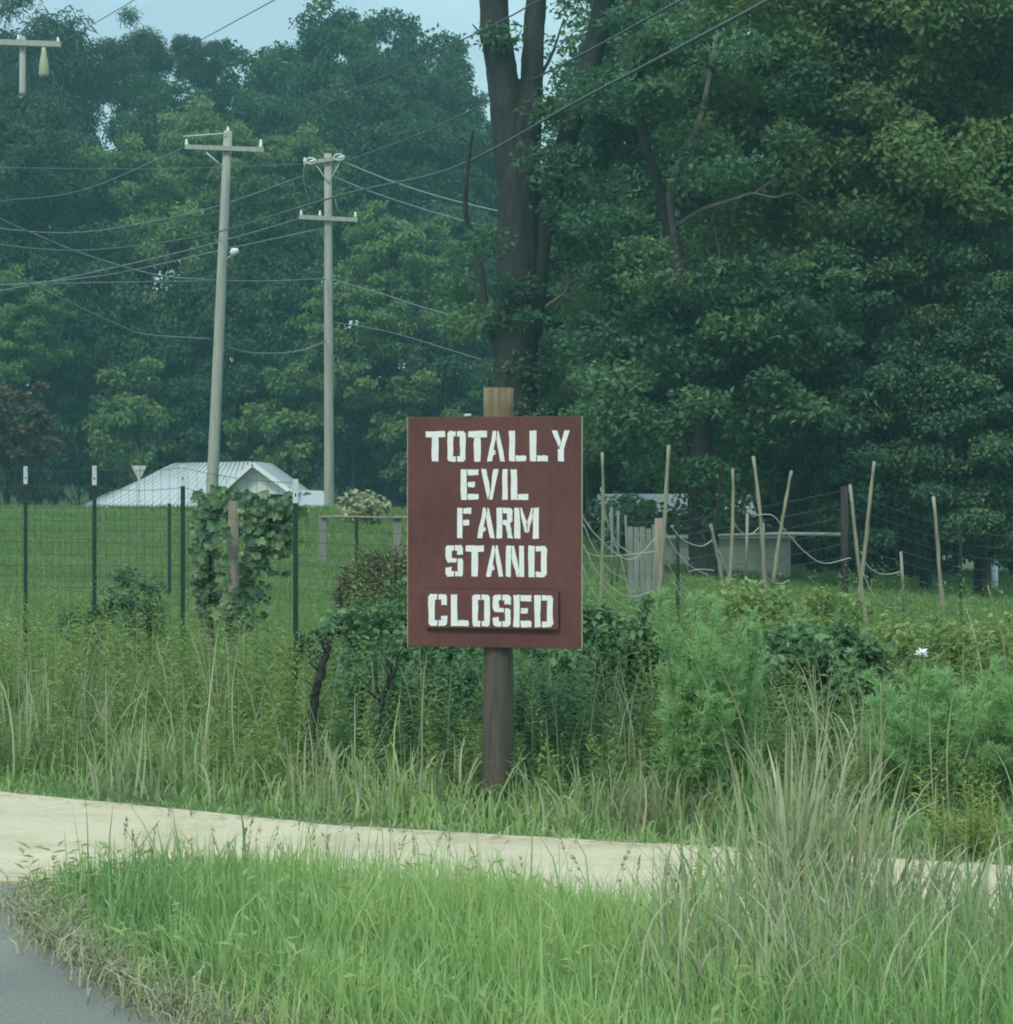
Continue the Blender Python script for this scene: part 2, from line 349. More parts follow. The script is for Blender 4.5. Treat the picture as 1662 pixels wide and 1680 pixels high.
GLY = {
 'T': [[(0, .80), (1, .80), (1, 1), (0, 1)], [(.32, 0), (.66, 0), (.66, .80), (.32, .80)]],
 'O': [[(0, .08), (.10, 0), (.46, 0), (.46, .17), (.32, .17), (.32, .83), (.46, .83), (.46, 1), (.10, 1), (0, .92)],
       [(1, .08), (.90, 0), (.53, 0), (.53, .17), (.68, .17), (.68, .83), (.53, .83), (.53, 1), (.90, 1), (1, .92)]],
 'A': [[(0, 0), (.28, 0), (.34, .22), (.46, .22), (.46, .36), (.38, .36), (.52, .84), (.48, 1), (.34, 1)], [(.56, .92), (.58, 1), (.66, 1), (1, 0), (.72, 0), (.52, .70)]],
 'L': [[(0, 0), (.36, 0), (.36, 1), (0, 1)], [(.40, 0), (1, 0), (1, .19), (.40, .19)]],
 'Y': [[(0, 1), (.30, 1), (.50, .62), (.40, .44)], [(.70, 1), (1, 1), (.68, .40), (.68, 0), (.34, 0), (.34, .38), (.44, .42)]],
 'E': [[(0, 0), (.34, 0), (.34, 1), (0, 1)], [(.39, .81), (1, .81), (1, 1), (.39, 1)], [(.39, .42), (.80, .42), (.80, .59), (.39, .59)], [(.39, 0), (1, 0), (1, .19), (.39, .19)]],
 'V': [[(0, 1), (.32, 1), (.53, .34), (.40, 0)], [(.70, 1), (1, 1), (.66, 0), (.45, 0), (.58, .36)]],
 'I': [[(0, 0), (1, 0), (1, 1), (0, 1)]],
 'F': [[(0, 0), (.38, 0), (.38, 1), (0, 1)], [(.43, .80), (1, .80), (1, 1), (.43, 1)], [(.43, .42), (.86, .42), (.86, .60), (.43, .60)]],
 'R': [[(0, 0), (.34, 0), (.34, 1), (0, 1)], [(.39, .82), (.66, .82), (.66, .60), (.39, .60), (.39, .44), (.56, .44), (.70, 0), (1.02, 0), (.84, .47), (.98, .56), (.98, .92), (.88, 1), (.39, 1)]],
 'M': [[(0, 0), (.24, 0), (.24, .62), (.20, 1), (0, 1)], [(.24, 1), (.30, 1), (.50, .56), (.50, .20), (.44, .20), (.27, .70)], [(.76, 1), (.70, 1), (.53, .56), (.53, .20), (.58, .20), (.73, .70)], [(1, 0), (.76, 0), (.76, .62), (.79, 1), (1, 1)]],
 'S': [[(0, .56), (.10, .45), (.62, .45), (.62, .58), (.34, .58), (.34, .83), (.46, .83), (.46, 1), (.10, 1), (0, .92)], [(.52, .83), (.66, .83), (.66, .70), (1, .70), (1, .92), (.90, 1), (.52, 1)],
       [(1, .50), (.92, .58), (.68, .58), (.68, .17), (.54, .17), (.54, 0), (.90, 0), (1, .08)], [(.48, 0), (.10, 0), (0, .08), (0, .28), (.34, .30), (.34, .17), (.48, .17)]],
 'N': [[(0, 0), (.28, 0), (.28, 1), (0, 1)], [(.32, 1), (.42, 1), (.70, .30), (.70, 0), (.58, 0), (.32, .62)], [(.74, 0), (1, 0), (1, 1), (.74, 1)]],
 'D': [[(0, 0), (.34, 0), (.34, 1), (0, 1)], [(.40, 0), (.88, 0), (1, .10), (1, .90), (.88, 1), (.40, 1), (.40, .83), (.68, .83), (.68, .17), (.40, .17)]],
 'C': [[(0, .08), (.10, 0), (.47, 0), (.47, .17), (.33, .17), (.33, .83), (.47, .83), (.47, 1), (.10, 1), (0, .92)], [(.53, .83), (.68, .83), (.68, .66), (1, .66), (1, .92), (.90, 1), (.53, 1)], [(.53, 0), (.90, 0), (1, .08), (1, .32), (.68, .32), (.68, .17), (.53, .17)]],
}
def letter(ch, x0, x1, y0, y1, yface, parent):
    """a stencilled letter, a thin coat of paint 1.5 mm proud of the board"""
    def bx(px): return (px - 811) / 380.0 / math.cos(YAW) * (1 + (px - 811) * -0.00001)
    def bz(py): return BZ - (py - 873) / 380.0
    import bmesh
    bm = bmesh.new()
    for poly in GLY[ch]:
        pts = []
        m = len(poly)
        for a in range(m):
            p, q = poly[a], poly[(a + 1) % m]
            for t in (0, .33, .66):
                pts.append((p[0] + (q[0] - p[0]) * t, p[1] + (q[1] - p[1]) * t))
        vs_ = []
        for (u, v) in pts:
            xx = bx(x0 + u * (x1 - x0)) + random.gauss(0, .0010); z_ = bz(y1 + v * (y0 - y1)) + random.gauss(0, .0010)
            vs_.append(bm.verts.new((xx, yface - .0015, z_)))
        f = bm.faces.new(vs_)
        if f.normal.y > 0: f.normal_flip()
        ex = bmesh.ops.extrude_face_region(bm, geom=[f])
        for v in ex['geom']:
            if isinstance(v, bmesh.types.BMVert): v.co.y += .0012
    bmesh.ops.triangulate(bm, faces=bm.faces[:])
    bmesh.ops.recalc_face_normals(bm, faces=bm.faces[:])
    me = bpy.data.meshes.new('letter'); bm.to_mesh(me); bm.free(); me.materials.append(M['stencil'])
    return link('letter', me, parent)
rows_ = [(707, 757, [('T', 699, 731), ('O', 735, 765), ('T', 769, 800), ('A', 800, 830), ('L', 836, 864), ('L', 870, 900), ('Y', 906, 935)]),
         (770, 820, [('E', 757, 786), ('V', 790, 819), ('I', 825, 834), ('L', 839, 868)]),
         (833, 883, [('F', 751, 774), ('A', 784, 813), ('R', 816, 842), ('M', 845, 885)]),
         (895, 946, [('S', 732, 761), ('T', 765, 795), ('A', 799, 827), ('N', 831, 861), ('D', 868, 898)])]
for y0, y1, ls in rows_:
    for ch, x0, x1 in ls: letter(ch, x0, x1, y0, y1, -BT / 2, sign)
pw, ph, pt = 224 / 380, 62 / 380, .022
pcx, pcz = (809 - 811) / 380, BZ - (1000 - 873) / 380
pl = MB().box((pcx, -BT / 2 - pt / 2 - .003, pcz), (pw, pt, ph)).build('closed_plate', M['maroon'], sign, smooth=False)
pl.modifiers.new('soft_edges', 'BEVEL').width = .002
for ch, x0, x1 in [('C', 706, 737), ('L', 743, 772), ('O', 778, 807), ('S', 812, 841), ('E', 846, 875), ('D', 880, 910)]:
    letter(ch, x0, x1, 975, 1027, -BT / 2 - .003 - pt, pl)

# ------------------------------------------------------------------ fences
def strand(p, q, sag, n=14):
    t = np.linspace(0, 1, n)[:, None]
    c = np.asarray(p) * (1 - t) + np.asarray(q) * t
    c[:, 2] -= (4 * sag * t * (1 - t))[:, 0]
    return c
def tpost_mesh():
    m = MB(); h = 1.9
    m.box((0, 0, h / 2 - .45), (.042, .006, h)); m.box((0, .017, h / 2 - .45), (.006, .028, h))
    for k in range(24): m.box((0, -.005, .1 + k * .055), (.012, .005, .018))
    return m.mesh('fence_post', M['tpost'], False)
TP = tpost_mesh()
TIP = MB().box((0, 0, 0), (.044, .009, .13)).box((0, .018, 0), (.009, .031, .13)).mesh('post_tip', M['galv'], False)
def tpost(parent, root, x, ytop, d, sc=1.0, tip=True):
    top = P(x, ytop, d); loc = top - np.array(root)
    o = link('fence_post', TP, parent, (loc[0], loc[1], loc[2] - 1.45)); o.scale = (sc, sc, 1)
    if tip:
        t = link('post_tip', TIP, o, (0, -.001, 1.385))
    return top
root = np.array(P(485, 1150, 12.5)); root[2] = 0
fence = tag(empty('wire_fence', root), 'woven wire fence on white tipped green steel posts left of the sign', 'fence')
fp = [tpost(fence, root, x, y, d, .66) for x, y, d in [(42, 765, 17), (155, 764, 15.5), (300, 762, 14), (485, 786, 12.5)]]
fp.insert(0, np.array(fp[0]) + np.array([-.80, 1.5, 0]))
for kz in range(11):
    for a in range(len(fp) - 1):
        dz = -.02 - kz * .118
        MB().tube(strand(fp[a] + [0, 0, dz] - root, fp[a + 1] + [0, 0, dz] - root, .012 + .012 * rng.random(), 8), .0017, 4, cap=False).build('wire', M['fence_wire'], fence)
vm = MB()
for a in range(len(fp) - 1):
    for t in np.arange(.05, 1, .09):
        p = fp[a] * (1 - t) + fp[a + 1] * t - root
        vm.tube([p + [0, 0, -.03], p + [.003, 0, -.6], p + [0, 0, -1.2]], .0012, 3, cap=False)
tag(vm.build('stay_wires', M['fence_wire'], fence), kind='stuff')

root2 = np.array(P(831, 900, 22)); root2[2] = 0
fence2 = tag(empty('wire_fence', root2), 'farther wire fence with a thick dark post and pale top rail beyond the garden stakes', 'fence')
bp = [tpost(fence2, root2, x, y, d, .85, False) for x, y, d in [(-160, 822, 24.5), (278, 826, 24), (585, 848, 23), (1112, 850, 22)]]
bp.append(P(1385, 798, 21)); q = bp[-1] - root2
MB().tube([q, q + [.005, 0, -.7], q + [0, 0, -1.7]], [.033, .036, .038], 10).build('corner_post', M['darkwood'], fence2)
bp += [tpost(fence2, root2, 1252, 850, 24, .85, False), tpost(fence2, root2, 1576, 868, 24, .8, False), tpost(fence2, root2, 1790, 880, 26, .8, False)]
order = [0, 1, 2, 3, 4, 6, 7]
for a, b in zip(order[:-1], order[1:]):
    for kz in range(9):
        dz = -.04 - kz * .12
        MB().tube(strand(bp[a] + [0, 0, dz] - root2, bp[b] + [0, 0, dz] - root2, .03 * rng.random(), 6), .0028, 4, cap=False).build('wire', M['fence_wire'], fence2)
MB().tube(np.array([P(1180, 879, 22.5), P(1290, 876, 21.6), P(1384, 877, 21)]) - root2, .018, 8).build('top_rail', M['greywood'], fence2)
vm = MB()
for a, b in zip(order[:-1], order[1:]):
    for t in np.linspace(0, 1, int(np.linalg.norm(bp[a] - bp[b]) / .3) + 2)[1:-1]:
        p = bp[a] * (1 - t) + bp[b] * t - root2
        vm.tube([p + [0, 0, -.05], p + [0, 0, -1.0]], .0016, 3, cap=False)
tag(vm.build('stay_wires', M['fence_wire'], fence2), kind='stuff')

root3 = np.array(P(650, 860, 30)); root3[2] = float(terr(root3[0], 30))
rf = tag(empty('rail_fence', root3), 'low weathered wooden rail fence crossing the field left of the sign', 'fence')
for x in (530, 652, 700):
    p = P(x, 852, 30) - root3
    MB().box((p[0], 0, p[2] / 2 - .1 + .05), (.10, .09, p[2] + .2)).build('post', M['greywood'], rf, smooth=False)
for (xa, xb, yy) in ((528, 651, 848), (651, 705, 849)):
    pa, pb = P(xa, yy, 29.93) - root3, P(xb, yy + 2, 29.93) - root3
    MB().tube([pa, (pa + pb) / 2 + [0, 0, .006], pb], .03, 6, flat=.6).build('rail', M['oldwood'], rf)

# ------------------------------------------------------------------ garden stakes and cords
stakes = [
 ((988, 742), (984, 1010), 15.5, 8, 'straight pale bamboo stake just right of the sign'),
 ((1097, 730), (1076, 1040), 15.0, 10, 'tall bamboo stake with a rough brown lower end, second from the sign'),
 ((1182, 765), (1168, 880), 16.0, 7, 'thin dark bamboo stake leaning right in front of the dark tree trunk'),
 ((1166, 860), (1192, 1010), 15.2, 9, 'short bent grey stake crossing the dark tree trunk'),
 ((1202, 770), (1197, 960), 16.5, 8, 'upright bamboo stake before the left end of the cream shed'),
 ((1236, 748), (1258, 1010), 15.8, 9, 'long bamboo stake leaning left before the cream shed'),
 ((1299, 772), (1268, 960), 16.8, 8, 'slim bamboo stake leaning right at the right end of the cream shed'),
 ((1394, 795), (1444, 1180), 13.5, 9, 'long bamboo stake leaning left beside the thick dark fence post'),
 ((1434, 757), (1408, 990), 16.0, 9, 'bamboo stake leaning right that crosses the one beside the dark fence post'),
 ((1532, 815), (1562, 1140), 13.5, 9, 'bamboo stake leaning left alone, rightmost in the garden'),
]
for (x0, y0), (x1, y1), d, wpx, lab in stakes:
    a, b = P(x0, y0, d), P(x1, y1, d + .1)
    t = np.linspace(0, 1, 13)[:, None]
    bend = rng.normal(0, .008, 3) * np.array([1, 1, 0])
    c = a * (1 - t) + b * t + np.sin(t * math.pi) * bend
    r = wpx * .68 / FPX * d / 2 * (.8 + .4 * t[:, 0]); r = r * (1 + .18 * (np.arange(13) % 3 == 0)); c = c + rng.normal(0, .0016, c.shape)
    st = MB().tube(c - b, r, 8).build('garden_stake', M['darkwood'] if 'dark bamboo' in lab else (M['greywood'] if 'grey' in lab else M['bamboo']), loc=b)
    tag(st, lab, 'stake', 'stakes in the kitchen garden')
a, b = P(1081, 850, 15.12), P(1079, 1040, 15.12)
tag(MB().tube([a - b, (a - b) * .5 + [.008, 0, 0], (0, 0, 0)], [.028, .032, .034], 10).build('garden_post', M['oldwood'], loc=b), 'stout brown post tied to the second bamboo stake from the sign', 'post')
cords = [
 ([(950, 838), (980, 880), (1035, 918), (1088, 868)], 15.3, 'cord from behind the sign to the stout brown post, topmost'),
 ([(955, 890), (985, 945), (1030, 978), (1078, 968)], 15.3, 'cord from behind the sign sagging to the stout brown post, middle one'),
 ([(955, 925), (975, 975), (1005, 1005), (1040, 1012)], 15.2, 'cord hanging from the sign side down into the weeds'),
 ([(1000, 842), (1005, 880), (1020, 920), (1032, 975)], 15.6, 'cord dangling from the first stake right of the sign'),
 ([(1100, 862), (1120, 885), (1150, 896), (1172, 884)], 15.6, 'short cord looping across the dark tree trunk, high'),
 ([(1096, 925), (1112, 955), (1140, 980), (1165, 1000)], 15.4, 'cord slanting below the trunk loop into the weeds'),
 ([(1130, 938), (1148, 934), (1172, 936)], 15.5, 'short level cord tied across the dark tree trunk'),
 ([(1240, 845), (1268, 846), (1288, 870), (1320, 905), (1352, 924), (1396, 915)], 15.8, 'long cord from the stakes by the shed to the crossing stakes'),
 ([(1255, 960), (1285, 985), (1310, 1005)], 15.6, 'low cord in the grass below the shed stakes'),
 ([(1412, 905), (1425, 930), (1450, 942), (1480, 938)], 15.2, 'cord right of the crossing stakes, upper one'),
 ([(1416, 940), (1432, 975), (1452, 994), (1476, 998)], 15.2, 'cord right of the crossing stakes, lower one'),
]
cords += [
 ([(957, 860), (975, 900), (1000, 935), (1030, 952)], 15.9, 'cord behind the first stake, falling to the gate'), ([(985, 800), (995, 850), (1012, 890), (1040, 912)], 15.6, 'cord tied high on the first stake, drooping right'),
 ([(960, 905), (980, 912), (1010, 912), (1076, 905)], 15.7, 'cord stretched almost level from the sign to the brown post'), ([(985, 955), (1010, 985), (1045, 1000), (1078, 1000)], 15.0, 'cord lowest between the first stake and the brown post'),
 ([(1090, 870), (1110, 905), (1135, 930), (1165, 945)], 15.9, 'cord across the dark tree trunk, slanting down'), ([(1168, 880), (1180, 905), (1190, 930), (1200, 960)], 15.7, 'cord hanging off the dark leaning stake'),
 ([(1200, 850), (1215, 872), (1232, 876), (1245, 866)], 16.0, 'small loop between the upright stake and the long one'), ([(1250, 930), (1262, 950), (1278, 958), (1296, 952)], 15.9, 'small loop low at the shed stakes'),
 ([(1105, 955), (1122, 985), (1140, 1004)], 15.0, 'frayed end below the brown post')]
for (x0, y0), (x1, y1), d, w_, lab in [((1003, 832), (1003, 960), 17.5, 5, 'thin grey stick behind the first stake'), ((1014, 838), (1012, 955), 17.7, 5, 'thin grey stick left of the gate'), ((1026, 845), (1028, 950), 17.6, 4, 'thinnest grey stick touching the gate'),
                                       ((1252, 858), (1250, 960), 17, 5, 'short thin stick between the leaning shed stakes'), ((1478, 905), (1482, 1010), 16, 5, 'short thin stick right of the crossing stakes'), ((1226, 842), (1222, 945), 17.4, 5, 'thin stick beside the long leaning shed stake')]:
    a, b = P(x0, y0, d), P(x1, y1, d); m_ = (a + b) / 2 + [.006, 0, 0]
    tag(MB().tube(np.array([a, m_, b]) - b, w_ / FPX * d / 2, 6).build('garden_stick', M['greywood'] if 'grey' in lab else M['bamboo'], loc=b), lab, 'stick', 'thin sticks in the kitchen garden')
def catmull(pts, n=8):
    p = np.array(pts, float); p = np.concatenate([2 * p[:1] - p[1:2], p, 2 * p[-1:] - p[-2:-1]]); out = []
    for i in range(1, len(p) - 2):
        for t in np.linspace(0, 1, n, endpoint=False):
            out.append(.5 * (2 * p[i] + (p[i + 1] - p[i - 1]) * t + (2 * p[i - 1] - 5 * p[i] + 4 * p[i + 1] - p[i + 2]) * t * t + (3 * p[i] - p[i - 1] - 3 * p[i + 1] + p[i + 2]) * t ** 3))
    out.append(p[-2]); return np.array(out)
for pts, d, lab in cords:
    c = catmull([P(x, y, d + .05 * i) for i, (x, y) in enumerate(pts)])
    b = c[-1].copy()
    tag(MB().tube(c - b, .0036, 5).build('trellis_string', M['rope'], loc=b), 'pale ' + lab, 'cord', 'sagging cords between the garden stakes')

# weathered gate panel
gb = P(1055, 985, 21.0); gate = tag(empty('plank_gate', gb), 'narrow weathered grey plank gate between the sign and the dark tree trunk', 'gate')
for i, x in enumerate((1034, 1044, 1054, 1064, 1074)):
    t_ = P(x, 862 + 4 * (i % 2), 21.0) - gb
    MB().box((t_[0], 0, t_[2] / 2), (.048, .02, t_[2] + random.uniform(-.03, .03))).build('plank', M['greywood'], gate, smooth=False)
for y in (885, 945):
    t_ = P(1054, y, 21.0) - gb
    MB().box((0, .022, t_[2]), (.30, .02, .06)).build('batten', M['greywood'], gate, smooth=False)

# ------------------------------------------------------------------ buildings
hb = P(330, 830, 72); hb[2] = -1.9
house = tag(empty('farmhouse', hb), 'low house with a pale metal roof and small gable behind the field crest', 'house')
def hp(x, y, d): return P(x, y, d) - hb
def slab(pts, th, name, mat_, parent):
    p = np.array(pts, float); nrm = np.cross(p[1] - p[0], p[2] - p[0]); nrm /= np.linalg.norm(nrm)
    if nrm[2] < 0: nrm = -nrm
    m = len(p); V = np.concatenate([p, p - nrm * th])
    mbx = MB()
    if m == 4: mbx.add(V, [[0, 1, 2, 3], [7, 6, 5, 4]] + [[i, (i + 1) % 4, 4 + (i + 1) % 4, 4 + i] for i in range(4)])
    else: mbx.add(V, [[0, 1, 2, 2], [5, 4, 3, 3], [0, 1, 4, 3], [1, 2, 5, 4], [2, 0, 3, 5]])
    return mbx.build(name, mat_, parent, smooth=False)
A, B = hp(285, 760, 75), hp(412, 757, 75)                 # ridge
E0, E1 = hp(150, 838, 70), hp(400, 838, 70)               # front eave
rfm = slab([E0, E1, B, A], .06, 'main_roof', M['roof'], house)
slab([hp(110, 838, 80), E0 + [-.005, .005, 0], A + [-.005, 0, 0], A + [-.3, 3.0, -.9]], .06, 'hip_roof', M['roof'], house)
sm_ = MB()
for t in np.linspace(.04, .96, 19):
    p, q = E0 * (1 - t) + E1 * t, A * (1 - t) + B * t
    sm_.tube([p + [0, 0, .012], q + [0, 0, .012]], .02, 4)
sm_.build('roof_seams', M['roof'], rfm)
# gable facing the camera on the right
ap = hp(414, 757, 69.2); gl, gr_ = hp(362, 803, 69.2), hp(484, 808, 69.2); back = np.array([0, 6.0, 0])
slab([gl, ap, ap + back, gl + back], .05, 'gable_roof', M['roof'], house)
slab([ap + [.004, 0, 0], gr_, gr_ + back, ap + back + [.004, 0, 0]], .05, 'gable_roof', M['roof'], house)
gi = .35
tri = np.array([gl + [.18, gi, -.07], ap + [0, gi, -.16], gr_ + [-.18, gi, -.07]])
slab_ = MB().add(np.concatenate([tri, tri + [0, .1, 0]]), [[2, 1, 0, 0], [3, 4, 5, 5]]); slab_.build('gable_wall', M['siding'], house, smooth=False)
for a_, b_ in ((gl, ap), (ap, gr_)):
    mid_ = (a_ + b_) / 2 + [0, -.02, -.07]; L_ = np.linalg.norm(b_ - a_); ang = math.atan2(b_[2] - a_[2], b_[0] - a_[0])
    MB().box(mid_, (L_, .04, .13), Matrix.Rotation(-ang, 3, 'Y')).build('barge_board', M['white'], house, smooth=False)
slab([hp(400, 832, 68.4), hp(545, 835, 68.4), hp(530, 805, 72), hp(440, 803, 72)], .05, 'porch_roof', M['roof'], house)
wv = MB().box((-.3, .2, 1.25), (4.6, .2, 2.6)); wv.build('wall', M['siding'], house, smooth=False)
MB().box((2.0, -.6, 1.1), (3.6, .15, 2.1)).build('porch_wall', M['cream'], house, smooth=False)

sb = P(1170, 928, 37); shed = tag(empty('low_shed', sb), 'long low cream shed with a thin white roof edge under the trees', 'shed')
W_ = (1296 - 1050) / FPX * 37
MB().box((.04, .6, .08), (W_, 1.2, .70)).build('wall', M['cream'], shed, smooth=False)
MB().box((.05, .55, .465), (W_ + .10, 1.4, .055)).build('roof_edge', M['white'], shed, smooth=False)
MB().box((.06, .70, .545), (W_ - .1, 1.1, .10)).build('roof_deck', M['darkpaint'], shed, smooth=False)
for xx in (-.85, -.2, .45, 1.0): MB().box((xx, -.012, .12), (.42, .02, .40)).build('wall_panel', M['cream'], shed, smooth=False)

wb = P(1112, 905, 41)
barn = tag(empty('white_outbuilding', wb), 'white outbuilding glimpsed through leaves right of the sign', 'outbuilding')
MB().box((0, 1.0, .15), (2.55, 2.0, 1.05)).build('wall', M['white'], barn, smooth=False)
slab([(-1.38, -.15, .66), (1.38, -.15, .66), (1.38, 1.0, 1.02), (-1.38, 1.0, 1.02)], .05, 'roof', M['roof'], barn)
slab([(-1.38, 2.15, .66), (-1.38, 1.01, 1.02), (1.38, 1.01, 1.02), (1.38, 2.15, .66)], .05, 'roof', M['roof'], barn)
MB().box((-.75, -.02, .2), (.5, .03, .75)).build('door', M['siding'], barn, smooth=False)
MB().box((.55, -.02, .32), (.5, .03, .35)).build('window', M['darkpaint'], barn, smooth=False)

# road sign seen from behind, marker posts
yb = P(228, 840, 60); yb[2] = float(terr(yb[0], 60)) - .1
ys = tag(empty('yield_sign', yb), 'grey back of a triangular road sign left of the house roof', 'road sign')
tp = P(228, 764, 60) - yb
tri = np.array([(-.20, 0, tp[2]), (.20, 0, tp[2]), (.025, 0, tp[2] - .36), (-.025, 0, tp[2] - .36)])
MB().add(np.concatenate([tri, tri + [0, .012, 0]]), [[0, 1, 2, 3], [7, 6, 5, 4], [0, 4, 5, 1], [1, 5, 6, 2], [2, 6, 7, 3], [3, 7, 4, 0]]).build('sign_plate', M['galv'], ys, smooth=False)
MB().box((0, -.02, tp[2] / 2 - .02), (.05, .03, tp[2])).build('signpost', M['galv'], ys, smooth=False)
mbs = P(1632, 952, 40)
mk = tag(empty('utility_marker', mbs), 'short white capped utility marker at the far right edge of the field', 'marker post')
MB().tube([(0, 0, -.3), (0, 0, .33)], .055, 12).build('tube', M['white'], mk)
MB().tube([(0, 0, .331), (0, 0, .37), (0, 0, .40)], [.066, .066, .03], 12).build('cap', M['porcelain'], mk)
p0 = P(1623, 952, 41)
tag(MB().tube([(0, 0, -.2), (0.004, 0, .6), (0, 0, 1.22)], [.045, .04, .036], 8).build('grey_post', M['greywood'], loc=p0), 'slim grey post standing behind the white utility marker', 'post')
p0 = P(1602, 950, 41.5)
tag(MB().tube([(0, 0, -.2), (0.004, 0, .45), (0, 0, .9)], [.045, .04, .036], 8).build('brown_post', M['oldwood'], loc=p0), 'short brown post left of the white utility marker', 'post')

# ------------------------------------------------------------------ utility poles and wires
def ins(parent, p, h=.16, r=.045, m='porcelain'):
    p = np.array(p); MB().tube([p, p + [0, 0, h * .4], p + [0, 0, h * .42], p + [0, 0, h]], [r, r, r * .7, r * .6], 8).build('insulator', M[m], parent)
def pole(x0, y0, x1, y1, d, w0, w1, lab):
    a, b = P(x0, y0, d), P(x1, y1, d)
    g = float(terr(b[0], d)); ext = (b - a) / (b[2] - a[2]) * (g - .3 - a[2]); base = a + ext
    r = tag(empty('utility_pole', base), lab, 'utility pole', 'wooden utility poles')
    t = np.linspace(0, 1, 9)[:, None]
    MB().tube((base * (1 - t) + a * t) - base, np.interp(t[:, 0], [0, 1], [w0, w1]), 14).build('pole', M['pole'], r)
    return r, base
p1, b1 = pole(374, 215, 348, 810, 60, .165, .11, 'leaning grey utility pole with one crossarm, in front of the house')
q = lambda x, y, d=60: P(x, y, d) - b1
def arm(parent, a, b, th, mt='pole'):
    a, b = np.array(a), np.array(b); m = (a + b) / 2; ang = math.atan2(b[2] - a[2], b[0] - a[0])
    MB().box(m, (np.linalg.norm(b - a), th, th), Matrix.Rotation(-ang, 3, 'Y')).build('crossarm', M[mt], parent, smooth=False)
arm(p1, q(304, 241, 59.84), q(433, 246, 59.84), .12)
ins(p1, q(306, 239, 59.84)); ins(p1, q(428, 243, 59.84), .22, .055); ins(p1, q(374, 216, 60), .12)
MB().tube([q(338, 250, 59.84), q(364, 272, 59.86)], .022, 6).build('brace', M['galv'], p1)
MB().tube([q(372, 219, 59.84), q(340, 221, 59.84), q(300, 224, 59.84)], .02, 6).build('guy_bracket', M['galv'], p1)
lm = MB().tube([q(372, 425, 59.8), q(378, 420, 59.75), q(385, 414, 59.7)], .02, 6).build('lamp_arm', M['galv'], p1)
MB().tube([q(379, 417, 59.7), q(384, 413, 59.7), q(391, 410, 59.7)], [.07, .11, .05], 10).build('lamp_head', M['white'], lm)
p2, b2 = pole(538, 252, 540, 815, 68, .16, .11, 'upright grey utility pole with two crossarms, right of the house')
q = lambda x, y, d=68: P(x, y, d) - b2
arm(p2, q(498, 268, 67.84), q(566, 258, 67.84), .11); arm(p2, q(491, 356, 67.84), q(587, 361, 67.84), .12)
for x, y in ((494, 354), (525, 355), (583, 357)): ins(p2, q(x, y, 67.84), .17)
ins(p2, q(500, 265, 67.84), .12)
for x, y in ((510, 264), (556, 258)):
    tq = np.linspace(0, 2 * math.pi, 13); c = q(x, y, 67.75)
    MB().tube(c + np.stack([.15 * np.cos(tq), 0 * tq, .09 * np.sin(tq)], -1), .022, 6, cap=False).build('jumper_loop', M['porcelain'], p2)
    MB().tube([c + [-.02, 0, -.03], c + [.12, 0, .02]], .045, 8).build('insulator', M['porcelain'], p2)
MB().tube(catmull([q(500, 268, 67.8), q(498, 290, 67.7), q(502, 312, 67.75), q(510, 330, 67.84)], 5), .014, 5).build('jumper_wire', M['wire_al'], p2)
MB().tube(catmull([q(548, 325, 67.8), q(556, 345, 67.7), q(566, 350, 67.84)], 5), .014, 5).build('jumper_wire', M['wire_al'], p2)
for xa in (517, 560): MB().tube([q(xa, 268 if xa < 540 else 262, 67.84), q(539, 300, 67.86)], .016, 5).build('brace', M['galv'], p2)
p3, b3 = pole(37, 60, 36, 800, 84, .17, .11, 'utility pole at the top left whose crossarm pokes out of the trees')
q = lambda x, y, d=84: P(x, y, d) - b3
arm(p3, q(-45, 68, 83.8), q(100, 73, 83.8), .20)
MB().tube([q(72, 78, 83.7), q(72, 86, 83.7), q(72, 100, 83.7), q(72, 122, 83.7), q(72, 126, 83.7)], [.07, .09, .15, .19, .14], 10).build('line_cover', M['yellowcap'], p3)
ins(p3, q(95, 70, 83.8), .2, .06); ins(p3, q(30, 66, 83.8), .2, .06)

def wire(pts, r, lab, m='wire'):
    """pts: photo positions with their distances; the cable hangs through them"""
    c = catmull([P(x, y, d) for x, y, d in pts], 6); b = c[0].copy()
    tag(MB().tube(c - b, r, 5).build('overhead_wire', M[m], loc=b), lab, 'overhead wire', 'overhead wires')
wire([(1420, -90, 18), (1262, 0, 21), (950, 165, 30), (740, 277, 41), (560, 320, 48), (356, 381, 59.7), (236, 402, 62), (118, 411, 64), (0, 401, 66), (-120, 375, 68)], .021, 'thick black cable sweeping from the top right past the forked tree to the far left')
wire([(1330, -110, 22), (1100, 10, 27), (905, 115, 36), (700, 215, 52), (566, 265, 67.8)], .017, 'cable from the top right down to the top crossarm of the upright pole')
wire([(1010, -65, 26), (885, 0, 30), (787, 52, 35), (541, 168, 47), (430, 238, 59.8)], .012, 'cable crossing the sky to the end of the leaning pole crossarm')
wire([(470, -12, 48), (450, 0, 50), (395, 30, 56), (340, 60, 62), (270, 98, 70)], .013, 'short cable cutting the sky between the pines and the big wood')
wire([(240, -14, 60), (220, 0, 62), (140, 47, 74), (98, 70, 83.6)], .013, 'cable running down to the crossarm at the top left')
wire([(490, 359, 67.8), (370, 394, 66), (236, 428, 65), (50, 468, 64), (-80, 490, 63)], .018, 'cable from the left tip of the lower crossarm off to the left', 'wire_al')
wire([(532, 374, 67.8), (370, 409, 66.5), (209, 445, 65), (101, 460, 64), (-80, 474, 63)], .018, 'cable from just under the lower crossarm off to the left', 'wire_al')
wire([(498, 288, 67.8), (360, 337, 66), (215, 370, 65), (91, 382, 64), (-80, 366, 63)], .016, 'cable from the top crossarm sagging across the dark wood', 'wire_al')
